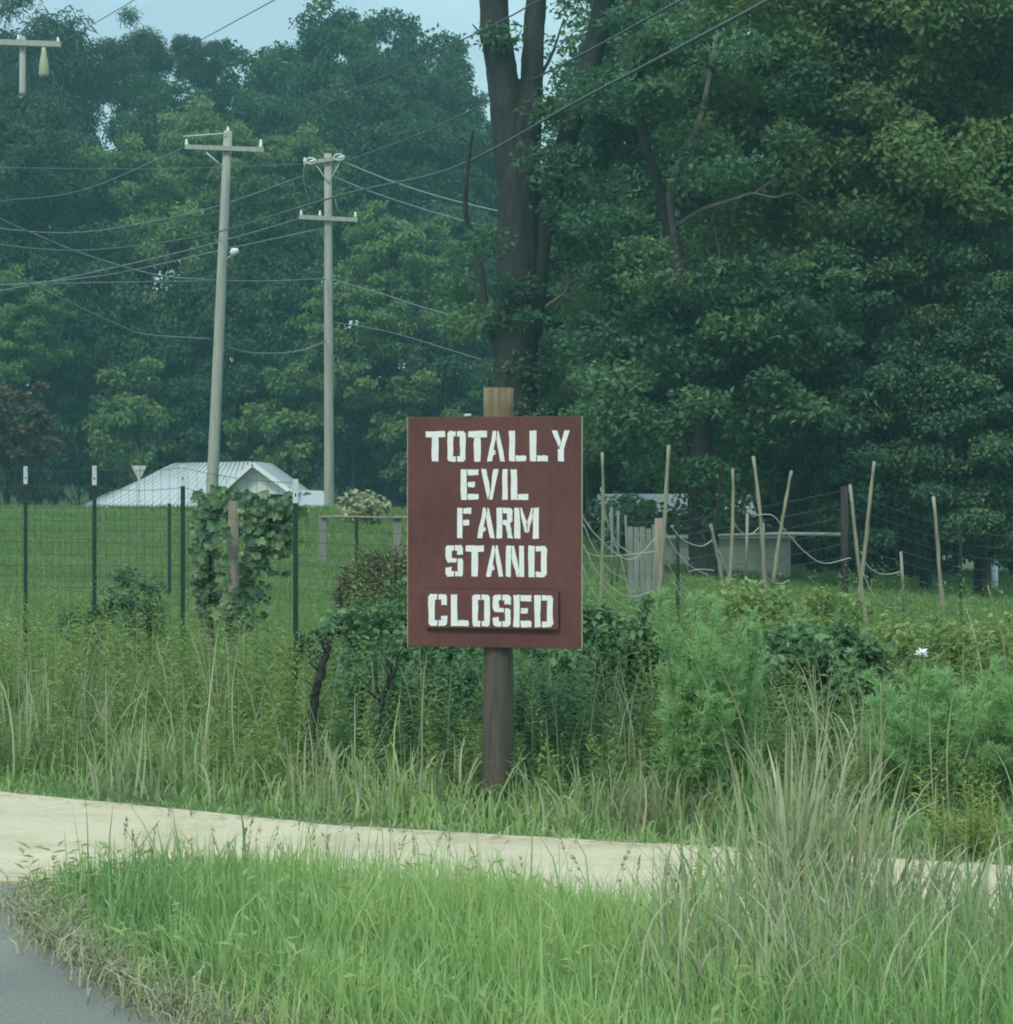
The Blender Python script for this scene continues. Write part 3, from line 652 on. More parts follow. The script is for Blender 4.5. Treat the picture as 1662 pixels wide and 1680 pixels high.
wire([(-60, 332, 55), (0, 359, 56), (50, 381, 56.8), (141, 418, 58), (256, 451, 59), (350, 460, 59.85)], .024, 'lashed cable dropping from the left edge to the leaning pole', 'wire_al')
wire([(352, 460, 60.15), (440, 461, 64), (535, 457, 67.8)], .016, 'level cable strung between the two middle poles', 'wire_al')
wire([(-80, 470, 54), (64, 466, 55.5), (200, 463, 57.5), (350, 461, 59.86)], .014, 'level cable reaching the leaning pole from the left edge', 'wire_al')
wire([(30, 455, 55), (64, 472, 55.5), (192, 532, 57.5), (243, 549, 58.3), (347, 556, 59.85)], .020, 'lowest cable dropping from the left to the leaning pole', 'wire_al')
wire([(352, 560, 60.15), (385, 573, 61.5), (430, 580, 63.3), (490, 576, 66), (535, 560, 67.8)], .022, 'lowest sagging cable between the two middle poles', 'wire_al')
wire([(-80, 275, 63), (0, 275, 63.5), (263, 277, 65.5), (499, 269, 67.8)], .010, 'thin level cable reaching the top crossarm from the left', 'wire_al')
wire([(-80, 345, 56), (0, 330, 57), (135, 312, 58), (300, 243, 59.8)], .010, 'thin cable rising from the left edge to the leaning pole crossarm', 'wire_al')
wire([(564, 266, 67.8), (650, 300, 63), (740, 328, 59), (860, 356, 55)], .020, 'upper pale service cable running right from the upright pole', 'wire_al')
wire([(545, 288, 67.8), (610, 315, 64), (745, 358, 58), (870, 388, 53)], .014, 'lower pale service cable running right from the upright pole', 'wire_al')
wire([(544, 458, 67.8), (620, 480, 64), (700, 506, 60), (800, 533, 55)], .015, 'cable at mid height running right behind the forked tree', 'wire_al')
wire([(544, 528, 67.8), (640, 545, 63), (790, 590, 56)], .011, 'thin cable low on the upright pole running right', 'wire_al')

# ------------------------------------------------------------------ trees
def crown_mesh(name, m_, seed, R_, Rz, zc, ncl, per, ls, flat=.55, cl=(.16, .30), shell=.45, lump=.25, needle=False, rim=0.0):
    g = np.random.default_rng(seed)
    d = unit(g.normal(size=(ncl, 3))); rr = (shell + (1 - shell) * g.random(ncl) ** .6)
    lumps = 1 + lump * np.sin(d[:, 0] * 4 + seed) * np.cos(d[:, 1] * 5 - seed) + lump * .6 * np.sin(d[:, 2] * 6 + seed * 2)
    c = d * (rr * lumps)[:, None] * np.array([R_, R_, Rz]) + [0, 0, zc]
    cr = R_ * g.uniform(*cl, ncl); n = ncl * per
    k = np.repeat(np.arange(ncl), per)
    o = unit(g.normal(size=(n, 3))) * (g.random(n) ** .45)[:, None]
    pos = c[k] + o * cr[k][:, None] * np.array([1, 1, flat])
    outv = unit(pos - np.array([0, 0, zc - Rz * .3]))
    nrm = unit(np.array([0, 0, .9]) + outv * .6 + g.normal(size=(n, 3)) * .75)
    dirv = np.cross(nrm, g.normal(size=(n, 3))) + np.array([0, 0, -.25])
    ct = g.random(ncl) * .55
    tint = np.clip(ct[k] + g.random(n) * .45 + .12 * o[:, 2], 0, 1)
    mb_ = MB(); L = ls * g.uniform(.65, 1.35, n)
    leaves(mb_, pos, dirv, nrm, L, L * (.22 if needle else .62), tint)
    return mb_.mesh(name, m_, False), c

def limb_mesh(name, m_, seed, H, r0, tips, lean=(0, 0), r1=.25):
    g = np.random.default_rng(seed); mb_ = MB()
    t = np.linspace(0, 1, 9); wob = np.c_[np.cumsum(g.normal(0, .02 * H / 8, 9)) + lean[0] * t, np.cumsum(g.normal(0, .02 * H / 8, 9)) + lean[1] * t, t * H]
    wob[:, :2] -= wob[0, :2]; wob[0, 2] = -.4
    rad = r0 * (1 - (1 - r1) * t); rad[0] *= 1.35
    mb_.tube(wob, rad, 9)
    for tp_ in tips:
        hz = np.clip(tp_[2] - np.hypot(tp_[0], tp_[1]) * g.uniform(.3, .9), H * .25, H * .98)
        s = np.array([np.interp(hz, wob[:, 2], wob[:, 0]), np.interp(hz, wob[:, 2], wob[:, 1]), hz])
        m = (s + tp_) / 2 + g.normal(0, .15, 3) + [0, 0, .1]
        rr = np.interp(hz, wob[:, 2], rad) * .42
        mb_.tube(catmull([s, m, tp_], 4), np.linspace(rr, rr * .2, 9), 5, cap=False)
    return mb_.mesh(name, m_, True)

VAR = {}
def variant(key, **k):
    H = k.pop('H'); r0 = k.pop('r0'); leafm = k.pop('leaf'); seed = k['seed']; bark = k.pop('bark', 'bark'); ntip = k.pop('ntip', 14); lean = k.pop('lean', (0, 0))
    cm, c = crown_mesh('crown', M[leafm], **{kk: v for kk, v in k.items() if kk != 'seed'}, seed=seed) if False else crown_mesh('crown', M[leafm], seed, k['R_'], k['Rz'], k['zc'], k['ncl'], k['per'], k['ls'], k.get('flat', .55), k.get('cl', (.16, .30)), k.get('shell', .45), k.get('lump', .25), k.get('needle', False))
    tips = c[np.random.default_rng(seed).permutation(len(c))[:ntip]]
    VAR[key] = (cm, limb_mesh('trunk', M[bark], seed + 100, H, r0, tips, lean), H)
variant('oak_a', leaf='forest', seed=11, H=14, r0=.30, R_=4.6, Rz=6.2, zc=11, ncl=200, per=150, ls=.36, flat=.7)
variant('oak_b', leaf='forest', seed=23, H=15, r0=.32, R_=5.2, Rz=5.6, zc=12, ncl=220, per=150, ls=.36, flat=.7)
variant('oak_c', leaf='forest', seed=37, H=13, r0=.28, R_=4.0, Rz=6.6, zc=10, ncl=190, per=150, ls=.34, flat=.7)
variant('poplar', leaf='forest_light', seed=41, H=12, r0=.24, R_=3.8, Rz=5.6, zc=9, ncl=150, per=120, ls=.34)
variant('maple', leaf='forest_light', seed=53, H=11, r0=.24, R_=4.4, Rz=4.4, zc=8, ncl=150, per=120, ls=.34, flat=.35)
variant('pine_a', leaf='pine', seed=61, H=20.5, r0=.26, R_=3.3, Rz=3.6, zc=19.2, ncl=64, per=330, ls=.42, cl=(.26, .40), shell=.2, lump=.08, needle=True, flat=.7, ntip=40)
variant('pine_b', leaf='pine', seed=67, H=20, r0=.24, R_=2.8, Rz=2.6, zc=19.2, ncl=44, per=330, ls=.42, cl=(.22, .36), shell=.25, needle=True, flat=.7, ntip=34)
variant('under', leaf='forest', seed=71, H=2.6, r0=.10, R_=2.4, Rz=2.2, zc=2.0, ncl=90, per=110, ls=.26)
variant('under_b', leaf='forest_light', seed=73, H=2.6, r0=.10, R_=2.2, Rz=2.2, zc=2.0, ncl=80, per=100, ls=.24)
variant('near_a', leaf='near_leaf', seed=81, H=11, r0=.22, R_=4.4, Rz=5.0, zc=7.9, ncl=370, per=350, ls=.115, cl=(.09, .19), shell=.3, ntip=26, lump=.12, flat=.75)
variant('near_b', leaf='near_leaf', seed=97, H=12, r0=.22, R_=4.6, Rz=5.4, zc=8.4, ncl=380, per=350, ls=.115, cl=(.09, .18), shell=.3, ntip=26, flat=.75, lump=.12)
variant('near_d', leaf='near_leaf', seed=109, H=8, r0=.12, R_=1.7, Rz=4.6, zc=5.6, ncl=210, per=250, ls=.115, cl=(.2, .36), shell=.3, ntip=14, lump=.1)
variant('near_c', leaf='forest_light', seed=103, H=9, r0=.11, R_=3.2, Rz=3.4, zc=8.0, ncl=240, per=280, ls=.115, cl=(.12, .22), shell=.4, ntip=18, lump=.12, flat=.7)

def tree(name, key, loc, sc, rz, label, group, cat='tree', scz=None, crown_only=False):
    cm, tm, H = VAR[key]
    r = tag(empty(name, loc, rz), label, cat, group); r.scale = (sc, sc, scz or sc)
    link('trunk', tm, r); link('crown', cm, r)
    return r
def ftree(name, key, x, ytop, d, wpx, label, group='trees of the far wood', cat='tree', dz=0):
    """a tree whose crown top shows at pixel (x, ytop), crown about wpx pixels wide"""
    top = P(x, ytop, d); g = float(terr(top[0], d)) + dz
    spec = {'oak_a': (4.6, 17.6), 'oak_b': (5.2, 18.0), 'oak_c': (4.0, 17.0), 'poplar': (3.8, 14.9), 'maple': (4.4, 12.6), 'pine_a': (3.3, 22.8), 'pine_b': (2.8, 21.8), 'under': (2.4, 4.3), 'under_b': (2.2, 4.3)}[key]
    sc = (wpx / FPX * d / 2) / spec[0]
    cm, tm, H = VAR[key]
    r = tag(empty(name, (top[0], d, g), rng.uniform(0, 6.28)), label, cat, group)
    ht = top[2] - g; cz = min(max(ht / spec[1], sc * .85), sc * 1.25)
    c = link('crown', cm, r, (0, 0, ht - cz * spec[1])); c.scale = (sc, sc, cz)
    t_ = link('trunk', tm, r); t_.scale = (sc, sc, ht / spec[1])
    return r
FT = [
 ('pine_tree', 'pine_a', 64, 6, 100, 215, 'tall airy pine filling the top left corner behind the crossarm'),
 ('pine_tree', 'pine_a', -20, 20, 104, 170, 'pine cut by the left edge of the picture, at the top'),
 ('pine_tree', 'pine_a', 216, 34, 100, 125, 'pine with a round open top right of the sky notch'),
 ('pine_tree', 'pine_b', 318, 46, 104, 90, 'small topped pine left of the big rounded wood'),
 ('forest_tree', 'oak_a', 405, 72, 108, 190, 'rounded dark tree on the skyline above the leaning pole'),
 ('forest_tree', 'oak_c', 478, 55, 104, 140, 'dark tree on the skyline just left of the highest crown'),
 ('forest_tree', 'oak_b', 560, 6, 102, 190, 'highest rounded crown of the wood above the upright pole'),
 ('forest_tree', 'oak_a', 668, 28, 106, 190, 'dark skyline crown between the highest crown and the forked tree'),
 ('forest_tree', 'oak_c', 738, 88, 100, 110, 'skyline crown touching the forked trunk on its left'),
 ('forest_tree', 'oak_b', 34, 145, 80, 190, 'dark tree right under the crossarm at the left edge'),
 ('forest_tree', 'oak_c', 160, 178, 95, 150, 'dark tree filling the foot of the sky notch'),
 ('forest_tree', 'oak_a', 268, 128, 96, 170, 'dark tree below the round topped pine'),
 ('forest_tree', 'poplar', 335, 135, 92, 170, 'mid green soft crown left above the leaning pole'),
 ('forest_tree', 'oak_b', 445, 150, 95, 200, 'dark crown between the leaning and the upright pole tops'),
 ('forest_tree', 'oak_a', 600, 150, 93, 200, 'dark crown right above the upright pole top'),
 ('forest_tree', 'oak_c', 710, 165, 92, 160, 'dark crown left of the forked trunk, below the skyline'),
 ('forest_tree', 'poplar', 500, 185, 86, 130, 'yellow green crown just behind the upright pole top'),
 ('forest_tree', 'maple', 385, 195, 85, 150, 'yellow green crown behind the leaning pole crossarm'),
 ('forest_tree', 'maple', 215, 215, 86, 190, 'light green tree left of the leaning pole crossarm'),
 ('forest_tree', 'oak_c', 90, 235, 84, 190, 'dark tree under the left wires'),
 ('forest_tree', 'poplar', 290, 300, 82, 200, 'light green tree at mid height left of the leaning pole'),
 ('forest_tree', 'oak_a', 430, 300, 82, 190, 'dark tree between the two poles at mid height'),
 ('forest_tree', 'maple', 650, 325, 78, 200, 'spreading yellow green tree right of the lower crossarm'),
 ('forest_tree', 'maple', 580, 440, 77, 190, 'low spreading yellow green tree right of the upright pole'),
 ('forest_tree', 'oak_b', 800, 190, 94, 150, 'dark crown peeping out on both sides of the forked trunk'),
 ('forest_tree', 'oak_a', 800, 420, 86, 150, 'dark low crown right behind the forked trunk'),
 ('forest_tree', 'oak_b', 740, 330, 84, 190, 'dark tree close behind the forked trunk on the left'),
 ('forest_tree', 'oak_b', 10, 345, 80, 220, 'dark tree at mid height at the left edge'),
 ('forest_tree', 'oak_a', 150, 375, 80, 200, 'dark tree where the left wires cross'),
 ('forest_tree', 'maple', 35, 430, 76, 150, 'pale green tree at the left edge below the wires'),
 ('forest_tree', 'oak_c', 240, 450, 79, 190, 'dark low tree behind the house, left part'),
 ('forest_tree', 'oak_b', 350, 430, 80, 210, 'dark low tree behind the house and leaning pole'),
 ('forest_tree', 'oak_a', 480, 440, 80, 200, 'dark low tree between the poles above the house'),
 ('forest_tree', 'oak_c', 690, 480, 78, 190, 'dark low tree above the top left of the sign'),
]
for i, (x, key) in enumerate([(-110, 'oak_b'), (-230, 'oak_a'), (-350, 'oak_c'), (-460, 'oak_b'), (-590, 'oak_a'), (-160, 'maple'), (-300, 'poplar'), (-430, 'maple'), (-560, 'oak_c')]):
    ftree('forest_tree', key, x, 90 + (i * 67) % 130 + (170 if i > 4 else 0), 96 - (14 if i > 4 else 0), 215, 'forest tree of the wood beyond the left edge of the picture', 'trees beyond the left edge')
for nm, key, x, y, d, wpx, lab in FT: ftree(nm, key, x, y, d, wpx, lab)
UB = [(-20, 600, 'left edge'), (60, 640, 'below the brown leaved bush'), (130, 620, 'left of the triangular sign'), (215, 600, 'above the triangular sign'), (300, 615, 'behind the house ridge'),
      (390, 600, 'right of the leaning pole'), (465, 620, 'above the porch roof'), (540, 600, 'behind the upright pole foot'), (610, 620, 'right of the upright pole foot'), (690, 600, 'behind the top left corner of the sign'), (770, 610, 'left of the sign post top')]
for i, (x, y, pl_) in enumerate(UB):
    ftree('forest_bush', 'under' if i % 3 else 'under_b', x, y + rng.uniform(-25, 25), 76 + (i % 3) * 1.5, 150, 'dark bush at the foot of the wood, ' + pl_, 'bushes at the foot of the wood', 'bush')
UB2 = [(890, 640, 'behind the forked trunk'), (1290, 640, 'behind the right end of the cream shed'), (1375, 620, 'behind the thick dark fence post'), (1450, 660, 'behind the crossing stakes'),
       (1530, 630, 'behind the rightmost stake'), (1610, 650, 'behind the slim grey post'), (1690, 640, 'cut by the right edge'), (1120, 640, 'behind the white barn, left'), (1215, 630, 'behind the white barn, right'), (1010, 630, 'behind the first stake')]
for i, (x, y, pl_) in enumerate(UB2):
    ftree('forest_bush', 'under', x, y, (66 if 950 < x < 1250 else 50) + (i % 3) * 2, 210, 'dark tall bush in the shade ' + pl_, 'bushes behind the garden trees', 'bush')
UB3 = [(1435, 800, 'between the thick dark post and the crossing stakes'), (1505, 815, 'just left of the rightmost stake'), (1345, 800, 'at the right end of the cream shed'), (1400, 745, 'at the thick dark fence post'), (1480, 760, 'right of the crossing stakes'), (1570, 745, 'left of the utility marker'), (1660, 760, 'at the right edge'), (985, 770, 'right of the sign top')]
for i, (x, y, pl_) in enumerate(UB3):
    ftree('forest_bush', 'under', x, y, 48 + (i % 3) * 1.5, 150, 'low dark bush at the field edge ' + pl_, 'bushes at the field edge', 'bush')
# brown leaved bush at the left
cm, c = crown_mesh('crown', M['brown_leaf'], 131, 1.2, 1.1, 1.5, 60, 70, .16)
bb = P(10, 700, 58); gz = float(terr(bb[0], 58)); r = tag(empty('brown_bush', (bb[0], 58, bb[2] - 1.4)), 'brown leaved bush at the left edge above the field', 'bush')
link('crown', cm, r); link('trunk', limb_mesh('trunk', M['bark'], 132, 1.4, .06, c[:8]), r)

# the near trees on the right
NT = [
 ('near_d', 968, 45, .80, .2, 0, 'slim leafy tree just right of the forked trunk'),
 ('near_d', 1060, 49, 1.2, 1.4, .2, 'slim leafy tree behind the pale forked limbs'),
 ('near_b', 1310, 50, 1.05, 2.6, 0, 'broad dark leafy tree above the cream shed'),
 ('near_a', 1490, 46, 1.1, 4.0, 0, 'broad dark leafy tree above the crossing stakes'),
 ('near_b', 1700, 43, 1.0, 5.2, 0, 'dark leafy tree at the right edge'),
 ('near_a', 1200, 58, .75, 3.1, 0, 'tall leafy tree far behind the cream shed'),
 ('near_b', 1400, 60, .75, .9, 0, 'tall leafy tree far behind the dark fence post'),
 ('near_a', 1620, 60, .75, 5.9, 0, 'tall leafy tree far behind the utility marker'),
 ('near_d', 1335, 43, 1.05, .7, -.1, 'slim leafy tree behind the right end of the cream shed'),
 ('near_d', 1415, 33.8, .62, 2.7, -.3, 'slim leafy tree behind the crossing stakes'),
 ('near_d', 1520, 38, .82, 4.1, -.3, 'slim leafy tree behind the rightmost stake'),
 ('near_d', 1620, 33.4, .62, 5.5, -.3, 'slim leafy tree cut by the right edge'),
 ('near_d', 905, 64, 1.0, 2.0, 0, 'slender leafy tree far behind the forked trunk'),
 ('near_c', 1420, 35.5, .95, .5, -.2, 'light yellow green tree top at the upper right'),
 ('near_c', 1610, 35.2, 1.0, 2.1, .2, 'yellow green leaf mass in the top right corner'),
]
for key, x, d, sc, rz, dz, lab in NT:
    X = (x - HX) / FPX * d
    tree('leafy_tree', key, (X, d, float(terr(X, d)) + dz), sc, rz, lab, 'leafy trees right of the sign')

# forked tree behind the sign
td = 38.0
fb = P(848, 880, td); fb[2] = float(terr(fb[0], td)) - .2
ft = tag(empty('forked_tree', fb), 'large dark forked tree trunk rising behind the sign post', 'tree')
def q(x, y, d=td): return P(x, y, d) - fb
tr = MB()
tr.tube(catmull([(0, 0, 0), q(845, 760), q(845, 600), q(850, 430), q(852, 300), q(850, 190), q(852, 130)], 9), np.r_[np.linspace(.50, .36, 18), np.linspace(.36, .34, 18), np.linspace(.33, .05, 19)], 22, rough=.05)
trunk_o = tr.build('trunk', M['bark'], ft)
MB().tube(catmull([q(850, 470), q(843, 330), q(832, 200), q(822, 110), q(811, 30), q(812, -60), q(830, -200)], 9), np.r_[np.linspace(.10, .27, 14), np.linspace(.27, .22, 41)], 18, rough=.05).build('stem', M['bark'], ft)
MB().tube(catmull([q(856, 430), q(864, 330), q(868, 220), q(874, 110), q(880, 0), q(900, -160)], 9), np.r_[np.linspace(.10, .21, 12), np.linspace(.21, .15, 34)], 16, rough=.05).build('stem', M['bark'], ft)
MB().tube(catmull([q(872, 560), q(888, 400), q(912, 290), q(950, 160), q(988, 20), q(1002, -160)], 9), np.linspace(.16, .19, 46), 14, rough=.05).build('stem', M['bark'], ft)
MB().tube(catmull([q(818, 600), q(800, 520), q(786, 430), q(764, 350), q(768, 270), q(775, 215)], 7), np.linspace(.065, .03, 36), 7, rough=.08).build('limb', M['bark'], ft)
MB().tube(catmull([q(866, 560), q(890, 510), q(925, 482), q(938, 462), q(985, 450)], 5), np.linspace(.045, .012, 21), 6).build('limb', M['bark_pale'], ft)
MB().tube(catmull([q(925, 484), q(955, 505), q(985, 535)], 5), np.linspace(.024, .008, 11), 6).build('limb', M['bark_pale'], ft)
MB().tube(catmull([q(938, 466), q(928, 440), q(926, 405)], 5), np.linspace(.024, .008, 11), 6).build('limb', M['bark_pale'], ft)
for (xa, ya, xb, yb_, xc, yc) in ((905, 320, 960, 250, 1010, 225), (935, 200, 985, 150, 1050, 130), (872, 150, 905, 90, 925, 30), (815, 120, 800, 70, 775, 40), (826, 520, 800, 470, 770, 455), (868, 470, 900, 430, 940, 425), (985, 60, 1030, 20, 1080, 0)):
    MB().tube(catmull([q(xa, ya), q(xb, yb_), q(xc, yc)], 6), np.linspace(.045, .010, 13), 6, rough=.06).build('limb', M['bark'], ft)
g = np.random.default_rng(5); cl = []
for (x, y, rx, ry, nn) in [(960, -60, 60, 50, 6), (1040, 40, 60, 110, 14), (1010, 150, 60, 70, 10), (920, 120, 30, 60, 3), (945, 250, 50, 70, 9), (945, 350, 60, 100, 14), (800, 440, 40, 90, 4), (780, 510, 35, 70, 4), (905, 560, 60, 100, 12), (1000, 270, 70, 110, 14), (855, 650, 60, 60, 6), (830, 60, 14, 30, 1)]:
    for _ in range(nn): cl.append(P(x + g.uniform(-rx, rx), y + g.uniform(-ry, ry), td + g.uniform(-1.5, 3)) - fb)
cl = np.array(cl); per = 230; k = np.repeat(np.arange(len(cl)), per); nn = len(k)
pos = cl[k] + unit(g.normal(size=(nn, 3))) * (g.random(nn) ** .5)[:, None] * g.uniform(.3, .6, len(cl))[k][:, None] * [1, 1, .6]
nrm = unit(g.normal(size=(nn, 3)) * .8 + [0, 0, .9]); dv = np.cross(nrm, g.normal(size=(nn, 3)))
mb_ = MB(); leaves(mb_, pos, dv, nrm, g.uniform(.08, .15, nn), .07, np.clip(g.random(len(cl))[k] * .6 + g.random(nn) * .4, 0, 1)); mb_.build('crown', M['near_leaf'], ft, smooth=False)
# second near tree, dark trunk by the stakes with paler forked limbs above
td = 33.0
fb = P(1155, 1010, td); fb[2] = min(fb[2], float(terr(fb[0], td)) - .2)
ft2 = tag(empty('garden_tree', fb), 'tree with a dark low trunk by the stakes and pale forked limbs above', 'tree')
MB().tube(catmull([(0, 0, 0), q(1156, 930, td), q(1150, 800, td), q(1142, 640, td), q(1122, 500, td), q(1102, 385, td)], 9), np.linspace(.26, .11, 46), 16, rough=.05).build('trunk', M['darkwood'], ft2)
MB().tube(catmull([q(1102, 395, td), q(1098, 330, td), q(1116, 262, td), q(1150, 190, td), q(1175, 60, td)], 7), np.linspace(.085, .03, 29), 9, rough=.06).build('limb', M['bark_pale'], ft2)
MB().tube(catmull([q(1101, 392, td), q(1078, 300, td), q(1050, 190, td), q(1045, 60, td), q(1040, -60, td)], 7), np.linspace(.085, .05, 29), 9, rough=.06).build('limb', M['bark'], ft2)
MB().tube(catmull([q(1108, 372, td), q(1150, 345, td), q(1205, 327, td), q(1235, 318, td), q(1270, 324, td), q(1304, 318, td), q(1340, 345, td)], 6), np.linspace(.04, .008, 37), 7, rough=.08).build('limb', M['bark_pale'], ft2)
MB().tube(catmull([q(1235, 319, td), q(1262, 300, td), q(1290, 296, td)], 5), np.linspace(.016, .006, 11), 5).build('limb', M['bark_pale'], ft2)
MB().tube(catmull([q(1168, 470, td), q(1180, 420, td), q(1172, 375, td)], 5), np.linspace(.02, .010, 11), 6).build('limb', M['bark_pale'], ft2)
cl = []
for (x, y, rx, ry, nn) in [(1060, 120, 120, 120, 22), (1060, 560, 90, 130, 22), (1180, 600, 120, 120, 28), (1290, 620, 110, 110, 22), (1040, 720, 60, 60, 8), (1060, 838, 60, 22, 2), (1180, 845, 35, 22, 2), (1150, 760, 80, 40, 5), (1240, 480, 140, 60, 16), (1020, 430, 60, 80, 8), (1230, 180, 110, 110, 14)]:
    for _ in range(nn): cl.append(P(x + g.uniform(-rx, rx), y + g.uniform(-ry, ry), td + g.uniform(-1.5, 2.5)) - fb)
cl = np.array(cl); per = 270; k = np.repeat(np.arange(len(cl)), per); nn = len(k)
pos = cl[k] + unit(g.normal(size=(nn, 3))) * (g.random(nn) ** .5)[:, None] * g.uniform(.3, .65, len(cl))[k][:, None] * [1, 1, .5]
nrm = unit(g.normal(size=(nn, 3)) * .7 + [0, 0, 1.0]); dv = np.cross(nrm, g.normal(size=(nn, 3)))
mb_ = MB(); leaves(mb_, pos, dv, nrm, g.uniform(.08, .15, nn), .07, np.clip(g.random(len(cl))[k] * .6 + g.random(nn) * .4, 0, 1)); mb_.build('crown', M['near_leaf'], ft2, smooth=False)

# a mass of wood farther up the hill
g = np.random.default_rng(17); ncl = 620; per = 60
cx = g.uniform(-30, 45, ncl); cyy = g.uniform(118, 135, ncl); cz = terr(cx, cyy) + g.uniform(0, 12, ncl) * np.where(cx < -12, .72, 1)
k = np.repeat(np.arange(ncl), per); nn = len(k)
pos = np.stack([cx, cyy, cz], -1)[k] + g.normal(0, 1, (nn, 3)) * [1.3, 1.3, .9]
nrm = unit(g.normal(size=(nn, 3)) * .8 + [0, -.4, .8]); dv = np.cross(nrm, g.normal(size=(nn, 3)))
mb_ = MB(); leaves(mb_, pos, dv, nrm, g.uniform(.35, .6, nn), .34, np.clip(g.random(ncl)[k] * .6 + g.random(nn) * .4, 0, 1))
tag(mb_.build('hill_wood', M['forest'], smooth=False), kind='stuff')

# ------------------------------------------------------------------ near plants
def gz(x, y): return terr(x, y)
def inside(px, py, poly):
    poly = np.asarray(poly); r = np.zeros(len(px), bool); j = len(poly) - 1
    for i in range(len(poly)):
        xi, yi = poly[i]; xj, yj = poly[j]
        c = ((yi > py) != (yj > py)) & (px < (xj - xi) * (py - yi) / (yj - yi + 1e-12) + xi)
        r ^= c; j = i
    return r
def scatter(n, poly, g):
    poly = np.asarray(poly); lo, hi = poly.min(0), poly.max(0)
    p = g.uniform(lo, hi, (n, 2)); return p[inside(p[:, 0], p[:, 1], poly)]
g = np.random.default_rng(3)
def nse(x, y, s=1.0, o=0.0):
    return .5 + .25 * np.sin(x * 2.1 * s + 1.3 + o) * np.cos(y * 2.7 * s - .6 + o) + .25 * np.sin((x + y) * 3.9 * s + o * 2)

def tangle(name, n, poly, hr, m, label, lean=(.1, 1.3), tint=(0, 1), wd=(.005, .012), bend=2.0):
    p = scatter(n, poly, g); n = len(p); mb_ = MB()
    blades(mb_, np.c_[p, gz(p[:, 0], p[:, 1]) - .01], g.uniform(*hr, n), g.uniform(*wd, n), g.uniform(0, 6.28, n), g.uniform(*lean, n), g.uniform(*tint, n), segs=7, bend=bend, taper=3)
    tag(mb_.build(name, M[m], smooth=False), kind='stuff')
# lush verge grass between road and path
ne_r = near_edge[5:14]; vp = np.concatenate([road_edge[:11], [[3.2, 4.25], [3.2, 6.45]], near_edge[5:13][::-1]])
p = scatter(85000, vp, g); p = p[(np.abs(p[:, 0]) < p[:, 1] * .33 + .15) & (p[:, 1] > 4.9)]
# distance to path edge keeps the rim short
def dist_poly(p, e):
    dmin = np.full(len(p), 9.0)
    for a, b in zip(e[:-1], e[1:]):
        ab = b - a; t = np.clip(((p - a) @ ab) / (ab @ ab), 0, 1); dmin = np.minimum(dmin, np.linalg.norm(p - (a + t[:, None] * ab), axis=1))
    return dmin
dp, dr = dist_poly(p, near_edge), dist_poly(p, road_edge)
keep = g.random(len(p)) < np.clip(.10 + dr * 2.0, 0, 1); p, dp, dr = p[keep], dp[keep], dr[keep]
nz_ = nse(p[:, 0], p[:, 1])
right = sm((p[:, 0] - .35) / .9)
nz_ = np.clip(.5 * nz_ + .5 * nse(p[:, 0], p[:, 1], 2.6, 3.3), 0, 1); edge_ = .165 - .09 * sm((p[:, 0] + .1) / .5); h = (edge_ + (.21 - edge_) * sm(dp / .6)) * (.5 + .9 * nz_) * g.uniform(.55, 1.25, len(p)) * (.55 + .45 * sm(dr / .35)) * (1 + .25 * right)
tall = g.random(len(p)) < .02; h = np.where(tall, h * 1.6 + .05, h)
tint = np.clip(.10 + .5 * nz_ - .14 * sm((-.35 - p[:, 0]) / .6) + g.normal(0, .13, len(p)) - .26 * right + np.where(g.random(len(p)) < .05 + .16 * right, .5, 0) + .25 * (1 - sm(dr / .2)), 0, 1)
az = g.uniform(0, 6.28, len(p)); lean = np.abs(g.normal(.8, .7, len(p)))
mb_ = MB(); blades(mb_, np.c_[p, gz(p[:, 0], p[:, 1]) - .01], h * 1.05, g.uniform(.005, .012, len(p)), az, lean, tint, bend=1.4)
tag(mb_.build('verge_grass', M['grass'], smooth=False), kind='stuff')
print('verge', len(p))
p = scatter(900, vp, g); p = p[(np.abs(p[:, 0]) < p[:, 1] * .245) & (p[:, 1] > 5.2)]; q_ = nse(p[:, 0], p[:, 1], 1.9, 5) > .52; p = p[q_]
mb_ = MB()
def low_weeds(mb_, p, hh, nl, ll, lw, tb):
    n = len(p); k = np.repeat(np.arange(n), nl); t = np.tile((np.arange(nl) + .5) / nl, n)
    pos = np.c_[p, gz(p[:, 0], p[:, 1])][k] + np.c_[g.normal(0, .012, (len(k), 2)), hh[k] * t]
    phi = g.uniform(0, 6.28, len(k)); up = g.uniform(-.1, .8, len(k)); dv = np.stack([np.cos(phi), np.sin(phi), up], -1)
    nr = np.stack([-np.cos(phi) * up, -np.sin(phi) * up, np.ones(len(k))], -1) + g.normal(0, .3, (len(k), 3))
    leaves(mb_, pos, dv, nr, ll * g.uniform(.5, 1.3, len(k)), lw, np.clip(tb + g.normal(0, .15, n)[k] + g.normal(0, .1, len(k)), 0, 1))
low_weeds(mb_, p, g.uniform(.09, .22, len(p)), 12, .06, .018, .85)
tag(mb_.build('verge_weeds', M['weed'], smooth=False), kind='stuff')
